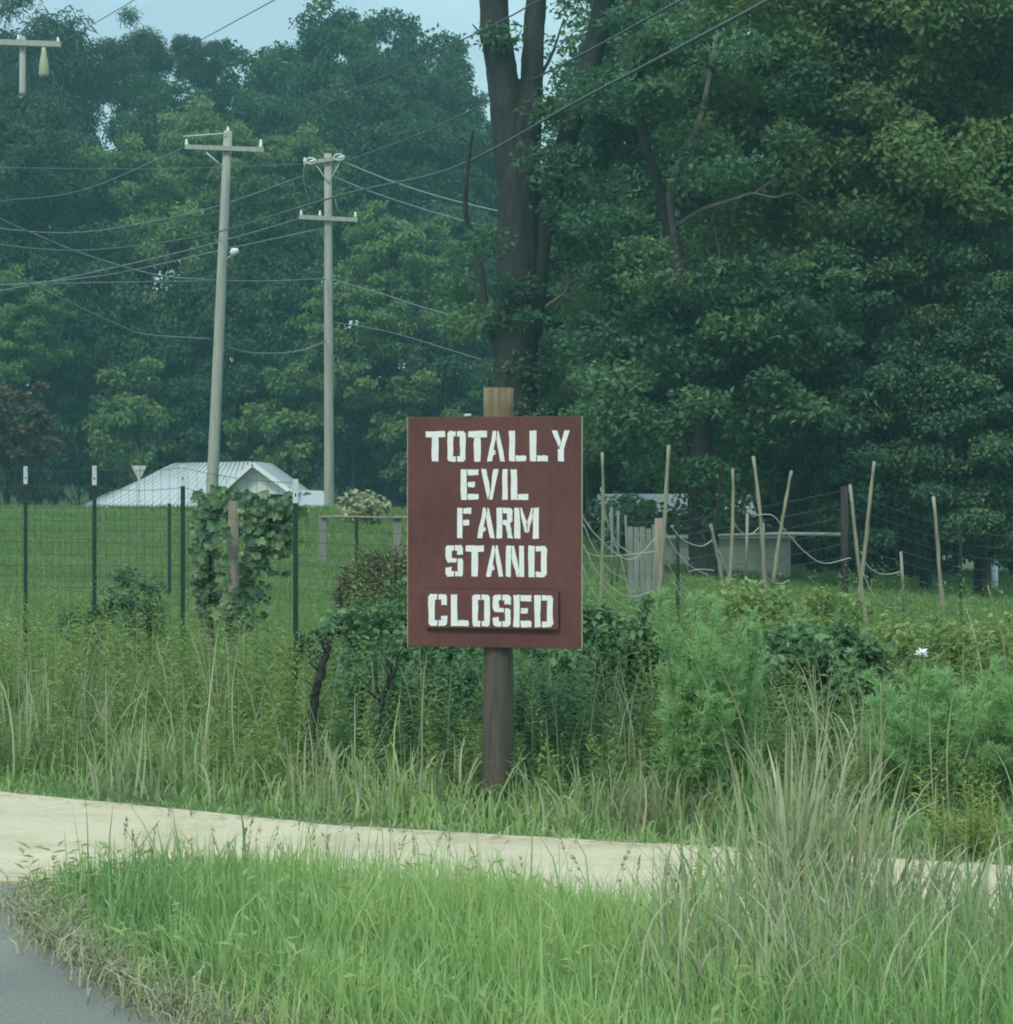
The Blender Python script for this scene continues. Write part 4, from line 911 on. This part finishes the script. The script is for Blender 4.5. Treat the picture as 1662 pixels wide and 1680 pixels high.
# thin seed stalks standing along the path
e = densify(near_edge[3:13], 40); k = g.integers(0, len(e), 300); p = e[k] + np.c_[g.normal(0, .03, 300), -np.abs(g.normal(.05, .14, 300))]; p = p[(p[:, 0] > -1.3) & (nse(p[:, 0], p[:, 1], 2.2, 1) > .38)]; n = len(p)
hh = g.uniform(.12, .34, n) * (1 + .5 * sm((p[:, 0] - .3) / 1.0)); az = g.uniform(0, 6.28, n); ln = g.uniform(.05, .8, n)
mb_ = MB(); base_ = np.c_[p, np.zeros(n)]; st0 = rng.bit_generator.state
blades(mb_, base_, hh, np.full(n, .0032), az, ln, g.uniform(.1, .7, n), segs=4, twist=0.0, bend=1.5, taper=6)
V_ = mb_.v[0].reshape(n, 10, 3); tip = (V_[:, -1] + V_[:, -2]) / 2; prev = (V_[:, -3] + V_[:, -4]) / 2; up_ = unit(tip - prev)
kk = np.repeat(np.arange(n), 9); u = g.uniform(-.055, .01, len(kk))
leaves(mb_, tip[kk] + up_[kk] * u[:, None], up_[kk] + g.normal(0, .35, (len(kk), 3)), g.normal(size=(len(kk), 3)), .018, .006, g.uniform(.1, .8, len(kk)))
tag(mb_.build('seed_stalks', M['dry'], smooth=False), kind='stuff')
# clippings and litter lying on the path edges
e2 = densify(far_edge[2:13], 40); n = 420
pa = np.concatenate([e[g.integers(0, len(e), n)] + np.c_[g.normal(0, .05, n), np.abs(g.normal(.0, .16, n))], e2[g.integers(0, len(e2), n)] - np.c_[g.normal(0, .05, n), np.abs(g.normal(.0, .07, n))]]); n = len(pa)
ph_ = g.uniform(0, 6.28, n); mb_ = MB()
leaves(mb_, np.c_[pa, np.full(n, .023) + g.uniform(0, .006, n)], np.stack([np.cos(ph_), np.sin(ph_), g.normal(0, .05, n)], -1), np.tile([0, 0, 1.0], (n, 1)), g.uniform(.02, .12, n), g.uniform(.003, .008, n), g.random(n), droop=.02)
tag(mb_.build('path_litter', M['dry'], smooth=False), kind='stuff')
FR = [(.35, 5.9), (2.2, 4.9), (2.2, 6.6), (.9, 7.25), (.5, 7.2)]
tangle('rank_grass', 1900, FR, (.16, .46), 'pale', '', lean=(.2, 2.0), tint=(.15, 1), wd=(.004, .011))
tangle('rank_stalks', 420, FR, (.22, .56), 'dry', '', lean=(.1, 1.4), tint=(0, 1), wd=(.003, .008))
# dry thatch along the road edge
e = densify(road_edge[1:9], 40); n = 2500
k = g.integers(0, len(e), n); p = e[k] + np.c_[np.abs(g.normal(.03, .15, n)) - .04, g.normal(.0, .09, n)]
p = p[p[:, 1] > 5.2]; n = len(p)
mb_ = MB(); blades(mb_, np.c_[p, np.full(n, .012) + g.uniform(0, .02, n)], g.uniform(.05, .16, n), g.uniform(.003, .008, n), g.uniform(0, 6.28, n), g.uniform(2.0, 3.0, n), g.uniform(0, 1, n) ** 1.2)
tag(mb_.build('dry_thatch', M['dry'], smooth=False), kind='stuff')

# verge behind the path
fe_v = far_edge[1:13]; bk = fe_v[::-1] + np.array([.35, 1.5])
p = scatter(60000, np.concatenate([fe_v, bk]), g); p = p[np.abs(p[:, 0]) < p[:, 1] * .30 + .2]
df = dist_poly(p, far_edge); nz_ = nse(p[:, 0], p[:, 1], 1.3, 2)
h = (.05 + .17 * sm(df / .8)) * (.5 + .8 * nz_) * g.uniform(.4, 1.4, len(p)) * np.where(g.random(len(p)) < .06, 1.7, 1)
tint = np.clip(.08 + .36 * nz_ + g.normal(0, .16, len(p)) + np.where(g.random(len(p)) < .16, .45, 0), 0, 1)
mb_ = MB(); blades(mb_, np.c_[p, gz(p[:, 0], p[:, 1]) - .01], h, g.uniform(.006, .015, len(p)), g.uniform(0, 6.28, len(p)), np.abs(g.normal(1.5, .9, len(p))), tint, bend=1.4)
tag(mb_.build('roadside_grass', M['grass'], smooth=False), kind='stuff')
print('roadside', len(p))
# arching dry blades standing out of it
p = scatter(800, np.concatenate([fe_v + [0, .15], bk + [.1, .4]]), g); n = len(p)
mb_ = MB(); blades(mb_, np.c_[p, gz(p[:, 0], p[:, 1])], g.uniform(.15, .45, n), g.uniform(.006, .015, n), g.uniform(0, 6.28, n), g.uniform(.3, 2.6, n), g.uniform(0, 1, n) ** 1.3, segs=6, bend=2.2)
tag(mb_.build('dry_grass', M['pale'], smooth=False), kind='stuff')

# field grass
n = 150000; yv = 12.5 + 40 * g.random(n) ** 1.25; xv = g.uniform(-1, 1, n) * (yv * .235 + .5)
h = g.uniform(.04, .10, n) * (1 + .012 * yv); nz_ = nse(xv, yv, .35)
mb_ = MB(); blades(mb_, np.stack([xv, yv, gz(xv, yv) - .01], -1), h, .006 + .00042 * yv, g.uniform(0, 6.28, n), np.abs(g.normal(.5, .3, n)), np.clip(.15 + .5 * nz_ + g.normal(0, .15, n), 0, 1), segs=2)
tag(mb_.build('field_grass', M['field'], smooth=False), kind='stuff')

# leafy weeds behind the verge
def weeds(mb_, px_, py_, hh, nl, ll, lw, g, tb=.3, leanmax=.35):
    n = len(px_); k = np.repeat(np.arange(n), nl); t = np.tile((np.arange(nl) + .5) / nl, n) ** .8
    az = g.uniform(0, 6.28, n); ln = g.uniform(0, leanmax, n)
    bx_ = np.stack([px_, py_, gz(px_, py_)], -1)
    ax = np.stack([np.cos(az) * ln, np.sin(az) * ln, np.ones(n)], -1)
    pos = bx_[k] + ax[k] * (hh[k] * t)[:, None]
    phi = np.tile(np.arange(nl) * 2.4, n) + g.uniform(0, .5, len(k))
    up = g.uniform(-.1, .9, len(k))
    dv = np.stack([np.cos(phi), np.sin(phi), up], -1)
    nr = np.stack([-np.cos(phi) * up, -np.sin(phi) * up, np.ones(len(k))], -1) + g.normal(0, .25, (len(k), 3))
    L = ll * g.uniform(.6, 1.3, len(k)) * (1.1 - .6 * t)
    tn = np.clip(tb + g.normal(0, .14, n)[k] + .25 * (t - .5) + g.normal(0, .12, len(k)), 0, 1)
    leaves(mb_, pos, dv, nr, L, lw * L / ll, tn)
    blades(mb_, bx_, hh * 1.02, np.full(n, .006), az, np.maximum(ln * 1.0, .02), np.clip(tb + g.normal(0, .1, n), 0, 1), segs=3)
def weed_zone(n, poly, top, g, nl=36, ll=.085, lw=.018, tb=.35):
    p = scatter(n, poly, g); x, y = p[:, 0], p[:, 1]
    hh = top(x, y) * g.uniform(.65, 1.12, len(x)); mb_ = MB(); weeds(mb_, x, y, hh, nl, ll, lw, g, tb)
    return mb_
L_ = [(-4.2, 11.7), (-3.0, 11.35), (-1.9, 10.85), (-.75, 10.4), (-.75, 12.4), (-1.2, 13.6), (-3.3, 15.8), (-4.6, 16)]
tag(weed_zone(1150, L_, lambda x, y: (.58 + .16 * nse(x, y, 1.2)) * (.45 + .55 * sm((y + .48 * x - 9.95) / .9)), g, nl=44, ll=.075, lw=.020, tb=.45).build('roadside_weeds', M['weed'], smooth=False), kind='stuff')
W1 = [(-4.2, 11.4), (-1.9, 10.7), (-.75, 10.3), (.6, 10.1), (.6, 12.6), (-.9, 12.8), (-3.3, 15)]
W2 = [(.5, 9.9), (1.5, 9.4), (2.9, 8.9), (3.4, 13), (2.8, 15), (.6, 14)]
tangle('tall_grass', 900, W1, (.3, .8), 'pale', '', tint=(0, .75))
tangle('tall_grass', 800, W2, (.3, .75), 'pale', '', tint=(0, .75))
tangle('dry_stalks', 130, W1, (.35, .85), 'dry', '', lean=(.05, .9))
tangle('dry_stalks', 160, W2, (.35, .85), 'dry', '', lean=(.05, .9))
M_ = [(-1.2, 10.35), (.0, 9.95), (.9, 9.7), (1.9, 9.3), (2.8, 9.0), (2.9, 10.8), (.6, 11.2), (-1.2, 11.6)]
tag(weed_zone(620, M_, lambda x, y: .24 + .46 * nse(x, y, 2.3, 4) * (.4 + .6 * sm((y + .37 * x - 9.8) / .8)), g, nl=40, ll=.062, lw=.020, tb=.45).build('mixed_weeds', M['weed'], smooth=False), kind='stuff')
C_ = [(-.85, 10.5), (.0, 10.3), (.55, 10.15), (.6, 12.6), (-.9, 13)]
tag(weed_zone(420, C_, lambda x, y: (.48 + .32 * nse(x, y, 2.4)) * (.5 + .5 * sm((y - 10.2) / .8)), g, nl=46, ll=.058, lw=.024, tb=.35).build('shaded_weeds', M['shrub'], smooth=False), kind='stuff')
Rz_ = [(.5, 10.6), (1.4, 10.2), (3.0, 9.9), (3.6, 15), (2.8, 17), (.6, 16), (.5, 12)]
tag(weed_zone(1000, Rz_, lambda x, y: .50 + .26 * nse(x, y, 1.9, 1) + .02 * (y - 10), g, nl=34, ll=.08, lw=.02, tb=.3).build('garden_weeds', M['weed'], smooth=False), kind='stuff')
# tall ragged weeds right of the last green fence post
p = scatter(60, [(-1.12, 12.7), (-.7, 12.5), (-.55, 13.2), (-1.0, 13.6)], g)
mb_ = MB(); weeds(mb_, p[:, 0], p[:, 1], g.uniform(.7, 1.15, len(p)), 46, .07, .018, g, .35, .12)
tw = mb_; o = tw.build('tall_weed', M['weed'], smooth=False); tag(o, 'tall ragged leafy weed clump right of the last green fence post', 'weed')

def shrub(name, loc, rx, rz_, ncl, per, ls, lab, m='shrub', seed=0, asp=.6):
    cm, c = crown_mesh('foliage', M[m], seed, rx, rz_, rz_ * .95, ncl, per, ls, .7, (.22, .4), .35)
    r = tag(empty(name, loc), lab, 'shrub')
    link('foliage', cm, r)
    mb_ = MB()
    for t_ in c[:14]: mb_.tube(catmull([(0, 0, -.05), np.array(t_) * [.35, .35, .5], t_], 3), np.linspace(.010, .004, 7), 5, cap=False)
    mb_.build('stems', M['bark'], r); return r
def at(x, y, d):
    q_ = P(x, y, d); return (q_[0], d, float(terr(q_[0], d)))
shrub('leafy_shrub', at(1330, 0, 11.6), .36, .40, 91, 82, 0.050, 'dark broad leaved shrub between the two feathery plants', seed=201)
shrub('leafy_shrub', at(1000, 0, 11.9), .30, .42, 42, 82, 0.046, 'dark glossy shrub just right of the sign board', seed=203)
shrub('leafy_shrub', at(690, 0, 11.8), .42, .40, 57, 82, 0.046, 'dark shrub behind the left half of the sign foot', seed=205)
shrub('leafy_shrub', at(628, 0, 12.7), .34, .45, 50, 82, 0.046, 'dark shrub between the charred stakes and the fence post', seed=207)
shrub('leafy_shrub', at(890, 0, 11.5), .30, .32, 35, 75, 0.043, 'low shrub close behind the sign post foot', seed=209)
shrub('leafy_shrub', at(205, 0, 16), .34, .36, 71, 75, 0.053, 'dark bush in the field between the second and third fence posts', seed=211)
shrub('leafy_shrub', at(1550, 0, 13), .40, .36, 78, 75, 0.050, 'green shrub at the foot of the rightmost stake', m='weed', seed=213)
shrub('leafy_shrub', at(1290, 0, 14), .5, .40, 91, 75, 0.050, 'pale green shrub below the cream shed', m='weed', seed=215)
shrub('flowering_shrub', tuple(P(602, 852, 31)), .40, .19, 26, 34, .085, 'pale whitish shrub beside the rail fence left of the sign', m='pale', seed=217)
# added brown twiggy mound standing in for a window-glass reflection beside the sign
r = tag(empty('reflection_mound', at(640, 0, 17)), 'brown twiggy mound standing in for a window-glass reflection left of the sign board', 'reflection stand-in')
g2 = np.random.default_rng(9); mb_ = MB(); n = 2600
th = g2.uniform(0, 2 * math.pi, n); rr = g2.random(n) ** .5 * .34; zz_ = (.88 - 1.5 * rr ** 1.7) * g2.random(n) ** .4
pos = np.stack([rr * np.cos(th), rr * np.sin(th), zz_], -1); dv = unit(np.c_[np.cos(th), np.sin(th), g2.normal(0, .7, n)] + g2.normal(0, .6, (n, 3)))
leaves(mb_, pos, dv, g2.normal(size=(n, 3)), g2.uniform(.06, .18, n), .016, g2.random(n)); mb_.build('reflection_strands', M['brown_leaf'], r, smooth=False)

shrub('leafy_shrub', tuple(P(1040, 905, 38.5)), .50, .42, 60, 60, .085, 'dark bush with gaps before the left end of the white outbuilding', m='near_leaf', seed=231)
shrub('leafy_shrub', tuple(P(1172, 905, 38.5)), .55, .45, 70, 60, .085, 'dark bush with gaps before the right end of the white outbuilding', m='near_leaf', seed=233)
def feathery(name, loc, hgt, spread, nst, lab, seed, leanx=0, m='fern'):
    g = np.random.default_rng(seed); r = tag(empty(name, loc), lab, 'feathery plant')
    mb_ = MB(); ms = MB()
    for s in range(nst):
        a = g.uniform(0, 6.28); sp = spread * g.random() ** .7; hh = hgt * g.uniform(.5, 1.12)
        tip = np.array([math.cos(a) * sp + leanx, math.sin(a) * sp, hh]); b = np.array([math.cos(a), math.sin(a), 0]) * sp * .25
        c = catmull([b, b * .5 + tip * .5 * [.8, .8, 1.1], tip], 7); ms.tube(c, np.linspace(.004, .0015, len(c)), 4, cap=False)
        nb = 32
        for t in np.linspace(.2, 1, nb):
            i = min(int(t * (len(c) - 1)), len(c) - 2); o = c[i] + (c[i + 1] - c[i]) * (t * (len(c) - 1) - i)
            bl = .13 * (1.2 - t * .85) * g.uniform(.6, 1.2); az = g.uniform(0, 6.28)
            bd = unit(np.array([math.cos(az), math.sin(az), g.uniform(.3, 1.1)])); nn = 22
            u = g.random(nn); pos = o + bd * (u * bl)[:, None]
            dv = unit(g.normal(size=(nn, 3)) * .8 + bd * .8 + [0, 0, .3])
            leaves(mb_, pos, dv, g.normal(size=(nn, 3)), g.uniform(.022, .046, nn), .0055, np.clip(g.random() * .5 + g.random(nn) * .5, 0, 1))
    mb_.build('foliage', M[m], r, smooth=False); ms.build('stems', M['pale'], r); return r
feathery('asparagus_plant', at(1135, 0, 9.75), .84, .24, 30, 'bright feathery asparagus plant right of the sign', 31, leanx=.02)
feathery('asparagus_plant', at(1205, 0, 9.95), .72, .18, 14, 'shorter feathery asparagus plant right of the brightest one', 33)
feathery('asparagus_plant', at(1580, 0, 9.6), .56, .32, 20, 'spreading feathery plant at the right edge behind the path', 35, leanx=-.12)
feathery('asparagus_plant', at(1680, 0, 9.7), .60, .30, 14, 'feathery plant cut by the right edge', 37, leanx=-.1)
feathery('asparagus_plant', at(1470, 0, 10.0), .55, .28, 12, 'thin feathery plant beside the dark shrub, on its right', 39, leanx=.05)

# pale grass clumps and single stalks
def clump(name, loc, n, hgt, sp, lab, m, seed, wd=(.006, .011), lean=(.15, .9), dirx=None, cat='grass clump', tint=(.2, 1), bend=1.0):
    g = np.random.default_rng(seed); p = np.c_[np.clip(g.normal(0, sp, (n, 2)), -1.5 * sp, 1.5 * sp), np.full(n, -.01)]
    az = np.arctan2(p[:, 1], p[:, 0]) + g.normal(0, .6, n)
    if dirx is not None: az = np.where(g.random(n) < .6, dirx + g.normal(0, .5, n), az)
    mb_ = MB(); blades(mb_, p, hgt * g.uniform(.45, 1.05, n), g.uniform(*wd, n), az, g.uniform(*lean, n), g.uniform(*tint, n), segs=7, bend=bend, taper=3)
    n2 = n * 2; p2 = np.c_[g.uniform(-1, 1, n2) * sp * 1.5, g.uniform(-1, 1, n2) * sp * 1.5, np.full(n2, -.01)]
    blades(mb_, p2, hgt * g.uniform(.15, .4, n2), g.uniform(*wd, n2), g.uniform(0, 6.28, n2), g.uniform(.5, 2.2, n2), g.uniform(*tint, n2) * .8, segs=4)
    o = mb_.build(name, M[m], smooth=False, loc=loc); return tag(o, lab, cat)
clump('grass_clump', at(1300, 0, 7.3), 85, .70, .09, 'tall pale grass clump rising across the path right of the sign', 'pale', 51, wd=(.008, .020), lean=(.05, 1.0), tint=(.25, 1), bend=2.5)
clump('grass_clump', at(1370, 0, 7.15), 70, .62, .11, 'pale arching grass clump right of the tallest clump', 'pale', 52, wd=(.008, .018), lean=(.2, 1.6), dirx=.2, bend=2)
clump('grass_clump', at(1240, 0, 7.0), 110, .46, .14, 'greyish green grass clump left below the tallest clump', 'grass', 53, wd=(.007, .016), lean=(.2, 1.6), tint=(.1, .95), bend=1.8)
clump('grass_clump', at(1460, 0, 6.9), 110, .44, .16, 'grey green grass clump in front of the path at the lower right', 'pale', 54, wd=(.007, .017), lean=(.2, 1.8), tint=(0, .8), bend=1.8)
clump('grass_clump', at(1590, 0, 6.8), 110, .42, .16, 'dry mixed grass clump at the lower right corner', 'pale', 55, wd=(.007, .017), lean=(.2, 1.8), tint=(0, .95), bend=1.8)
clump('grass_clump', at(1120, 0, 6.7), 110, .32, .15, 'dull green grass clump at the edge of the bright verge', 'grass', 56, wd=(.006, .014), tint=(0, .75), lean=(.3, 1.6), bend=1.6)
clump('grass_clump', at(1330, 0, 6.3), 130, .38, .18, 'low grey grass clump at the bottom, right of centre', 'pale', 57, wd=(.007, .015), lean=(.3, 1.9), tint=(0, .75), bend=1.6)
clump('grass_clump', at(1540, 0, 6.2), 130, .40, .18, 'low pale grass clump near the bottom right corner', 'pale', 58, wd=(.007, .016), lean=(.3, 1.9), tint=(0, .95), bend=1.6)
clump('grass_clump', at(1180, 0, 5.95), 110, .30, .16, 'low mixed grass clump at the bottom edge, right of the bright verge', 'pale', 67, wd=(.006, .014), lean=(.3, 1.8), tint=(0, .7), bend=1.6)
clump('grass_clump', at(310, 0, 6.75), 110, .17, .09, 'blue green grass clump beside the road edge', 'grass', 59, wd=(.006, .013), lean=(.8, 1.9), tint=(0, .3), bend=1.3)
clump('grass_clump', at(420, 0, 6.3), 90, .18, .10, 'paler grass clump at the bottom beside the road edge', 'pale', 68, wd=(.006, .013), lean=(.6, 1.9), tint=(0, .6), bend=1.3)
clump('grass_clump', at(1400, 0, 9.9), 70, .60, .14, 'arching pale grass tuft behind the path under the dark shrub', 'pale', 60, wd=(.008, .018), lean=(.4, 1.9), tint=(.1, .9), bend=2)
clump('grass_clump', at(520, 0, 10.3), 46, .40, .18, 'dry tan grass tuft around the charred stakes', 'pale', 61, wd=(.008, .016), lean=(.4, 2.6), tint=(.3, 1), bend=2.2)
clump('grass_clump', at(660, 0, 10.1), 46, .36, .18, 'dry tan grass tuft left of the sign foot', 'pale', 62, wd=(.008, .016), lean=(.4, 2.6), tint=(.3, 1), bend=2.2)
clump('grass_clump', at(960, 0, 9.7), 60, .34, .16, 'dry grass tuft right of the sign foot', 'pale', 63, wd=(.007, .015), lean=(.4, 2.4), tint=(.1, .9), bend=2)
clump('grass_clump', at(1085, 0, 9.5), 70, .36, .14, 'browned grass tuft below the feathery plant', 'dry', 64, wd=(.007, .015), lean=(.4, 2.4), tint=(0, .6), bend=2)
clump('grass_clump', at(70, 0, 11.6), 90, .62, .22, 'tan tipped grass clump at the left edge behind the path', 'pale', 65, wd=(.007, .014), lean=(.1, 1.4), bend=1.8)
clump('grass_clump', at(250, 0, 10.6), 50, .40, .18, 'pale stemmed grass clump behind the path, left', 'pale', 66, wd=(.007, .015), lean=(.3, 2.0), tint=(0, .8), bend=2)
stalks = [((325, 1035), (345, 1230), 11.6, 'pale bent stalk below the vine covered post'), ((1125, 1050), (1215, 1310), 9.6, 'long green stalk leaning left in front of the feathery plant'),
          ((1165, 1060), (1245, 1300), 9.7, 'long green stalk leaning left, right of its twin'), ((1513, 1075), (1455, 1400), 8.9, 'tall flower stalk topped by a single white bloom'),
          ((1445, 1120), (1428, 1420), 8.8, 'upright pale stalk beside the white flower stalk'), ((610, 1085), (600, 1190), 11.2, 'pale stalk by the right charred stake'),
          ((440, 1110), (395, 1240), 11.2, 'pale leaning straw left of the fence post foot'), ((545, 1120), (470, 1220), 10.9, 'pale straw leaning across the left charred stake'),
          ((1050, 1230), (1038, 1390), 9.3, 'thin upright stalk behind the path below the sign side'), ((1620, 960), (1655, 1150), 11, 'arching stalk at the right edge')]
for (x0, y0), (x1, y1), d, lab in stalks:
    a, b = P(x0, y0, d), P(x1, y1, d); b2_ = b.copy()
    c = catmull([(0, 0, 0), (a - b) * .5 + [.02, 0, .02], a - b], 6)
    if 'white bloom' in lab:
        r = tag(empty('flower_stalk', b), lab, 'flower'); MB().tube(c, np.linspace(.006, .004, len(c)), 5).build('stem', M['pale'], r)
        tp_ = a - b; n = 26; an = np.arange(n) * 2.4
        mb_ = MB(); leaves(mb_, np.tile(tp_, (n, 1)) + g.normal(0, .004, (n, 3)), np.stack([np.cos(an), np.sin(an) - .4, .2 + .5 * (np.arange(n) % 3)], -1), np.tile([0, -.5, 1.0], (n, 1)) + g.normal(0, .3, (n, 3)), .026, .016, .5)
        mb_.build('bloom', M['white'], r, smooth=False)
    else:
        tag(MB().tube(c, np.linspace(.007, .003, len(c)), 5, tint=.45).build('grass_stalk', M['pale'], loc=b), lab, 'stalk')
# yellowed plant
p = at(1595, 0, 8.75); mb_ = MB(); n = 26
g = np.random.default_rng(77)
xx, yy_ = g.normal(0, .06, n), g.normal(0, .05, n); weeds(mb_, xx, yy_, g.uniform(.12, .36, n), 22, .06, .016, g, .6, .5)
tag(mb_.build('yellow_plant', M['yellow'], smooth=False, loc=p), 'yellowed weed at the back edge of the path on the right', 'weed')
# charred dead stems
for pts, w_, lab in (([(541, 1048), (528, 1100), (514, 1160), (506, 1210), (500, 1262)], [.008, .020, .027, .031, .034], 'charred dark dead stem leaning right beside the last green fence post'),
                     ([(657, 1080), (640, 1115), (624, 1160), (614, 1215)], [.005, .011, .015, .016], 'thin charred dead stem leaning right, nearer the sign')):
    c = np.array([P(x, y, 10.75) for x, y in pts]); b = c[-1].copy(); c = catmull(c - b, 7); n = len(c)
    c = c + rng.normal(0, .005, c.shape) * np.linspace(1, .2, n)[:, None]
    mb_ = MB().tube(c, np.interp(np.linspace(0, 1, n), np.linspace(0, 1, len(w_)), w_), 9, rough=.16)
    for t_ in (.15, .3, .45, .6):
        o_ = c[int(t_ * n)]; mb_.tube(np.array([o_, o_ + [rng.normal(0, .03), -.02, .06], o_ + [rng.normal(0, .05), -.03, .12]]), [.007, .005, .002], 5)
    tag(mb_.build('charred_stem', M['darkwood'], loc=b), lab, 'dead stem', 'charred dead stems')

# vine-covered posts
vb = np.array(at(383, 0, 15.0))
gp = tag(empty('trellis_post', vb), 'tan wooden trellis posts carrying a broad leaved vine', 'trellis')
for x, yt in ((383, 822), (340, 818)):
    t_ = P(x, yt, 14.72 if x > 360 else 15.05) - vb
    MB().box((t_[0], t_[1], t_[2] / 2), ((.062 if x > 360 else .05), .06, t_[2])).build('post', M['oldwood'], gp, smooth=False)
t_ = P(362, 832, 14.95) - vb; MB().box((t_[0], t_[1] + .1, t_[2]), (.30, .025, .05)).build('rail', M['oldwood'], gp, smooth=False)
g = np.random.default_rng(19)
def vine_leaves(mb_, pos, g, size):
    """five-lobed leaves as small folded fans"""
    for p_ in pos:
        s = size * g.uniform(.6, 1.25); nr = unit(np.array([g.normal(0, .5), -1 + g.normal(0, .4), .5 + g.normal(0, .5)])); dn = unit(np.array([g.normal(0, .4), -.2, -1]))
        sd = np.cross(nr, dn); dn = np.cross(sd, nr); tt = g.random()
        ang = np.radians([-180, -140, -112, -70, -48, -22, 0, 22, 48, 70, 112, 140]); ra = np.array([.25, .55, .78, .62, .9, .68, 1, .68, .9, .62, .78, .55])
        ring = p_ + s * .55 * ra[:, None] * (np.cos(ang)[:, None] * dn + np.sin(ang)[:, None] * sd) + nr * (s * .10 * np.cos(ang * 2))[:, None]
        V = np.concatenate([[p_], ring]); n_ = len(ring)
        mb_.add(V, [[0, 1 + i, 1 + (i + 1) % n_] for i in range(n_)], tt)
pos = []
for (x, y, rx, ry, n_) in [(340, 880, 15, 45, 60), (332, 950, 10, 40, 34), (352, 990, 16, 22, 36), (362, 826, 26, 11, 44), (418, 832, 34, 13, 62), (462, 846, 18, 16, 36), (484, 838, 8, 9, 10), (440, 886, 18, 26, 48), (410, 925, 16, 34, 52), (396, 985, 14, 26, 36), (472, 884, 9, 14, 12), (384, 890, 30, 40, 26), (428, 965, 8, 22, 12), (384, 1000, 12, 20, 26)]:
    for _ in range(n_):
        px_, py_ = x + g.normal() * rx, y + g.normal() * ry
        if py_ < 800 or py_ > 1045: continue
        if 377 < px_ < 390 and 824 < py_ < 935 and g.random() < .75: continue
        front = x == 384
        pos.append(P(px_, py_, (14.62 if front else 14.9) + g.uniform(-.12, .12) * (.3 if front else 1)))
vine = tag(empty('grape_vine', vb), 'broad leaved climbing vine draped over the tan trellis posts', 'vine')
mb_ = MB(); vine_leaves(mb_, np.array(pos) - vb, g, .10); mb_.build('foliage', M['vine'], vine, smooth=False)
mb_ = MB()
for pts in ([(350, 1060), (345, 950), (352, 850), (400, 828), (470, 850)], [(395, 1040), (398, 960), (410, 880), (450, 850)], [(352, 850), (330, 900), (322, 980)]):
    mb_.tube(catmull([P(x, y, 14.93) - vb for x, y in pts], 5), .008, 5, cap=False)
mb_.build('stems', M['bark'], vine)

# ------------------------------------------------------------------ haze
hm = bpy.data.materials.new('haze'); hm.use_nodes = True; t = hm.node_tree; t.nodes.clear()
o = t.nodes.new('ShaderNodeOutputMaterial'); pv = t.nodes.new('ShaderNodeVolumePrincipled')
pv.inputs['Color'].default_value = (.42, .92, .92, 1); pv.inputs['Density'].default_value = .0014; pv.inputs['Anisotropy'].default_value = .1
t.links.new(pv.outputs[0], o.inputs['Volume'])
hz = MB().box((0, 123, 19), (308, 296, 46)).build('haze', hm, smooth=False)
tag(hz, kind='stuff')
tt = 0
for m in bpy.data.meshes:
    m.calc_loop_triangles() if False else None
    tt += len(m.loops) - 2 * len(m.polygons)
print('TRIS', tt, 'OBJS', len(bpy.data.objects))
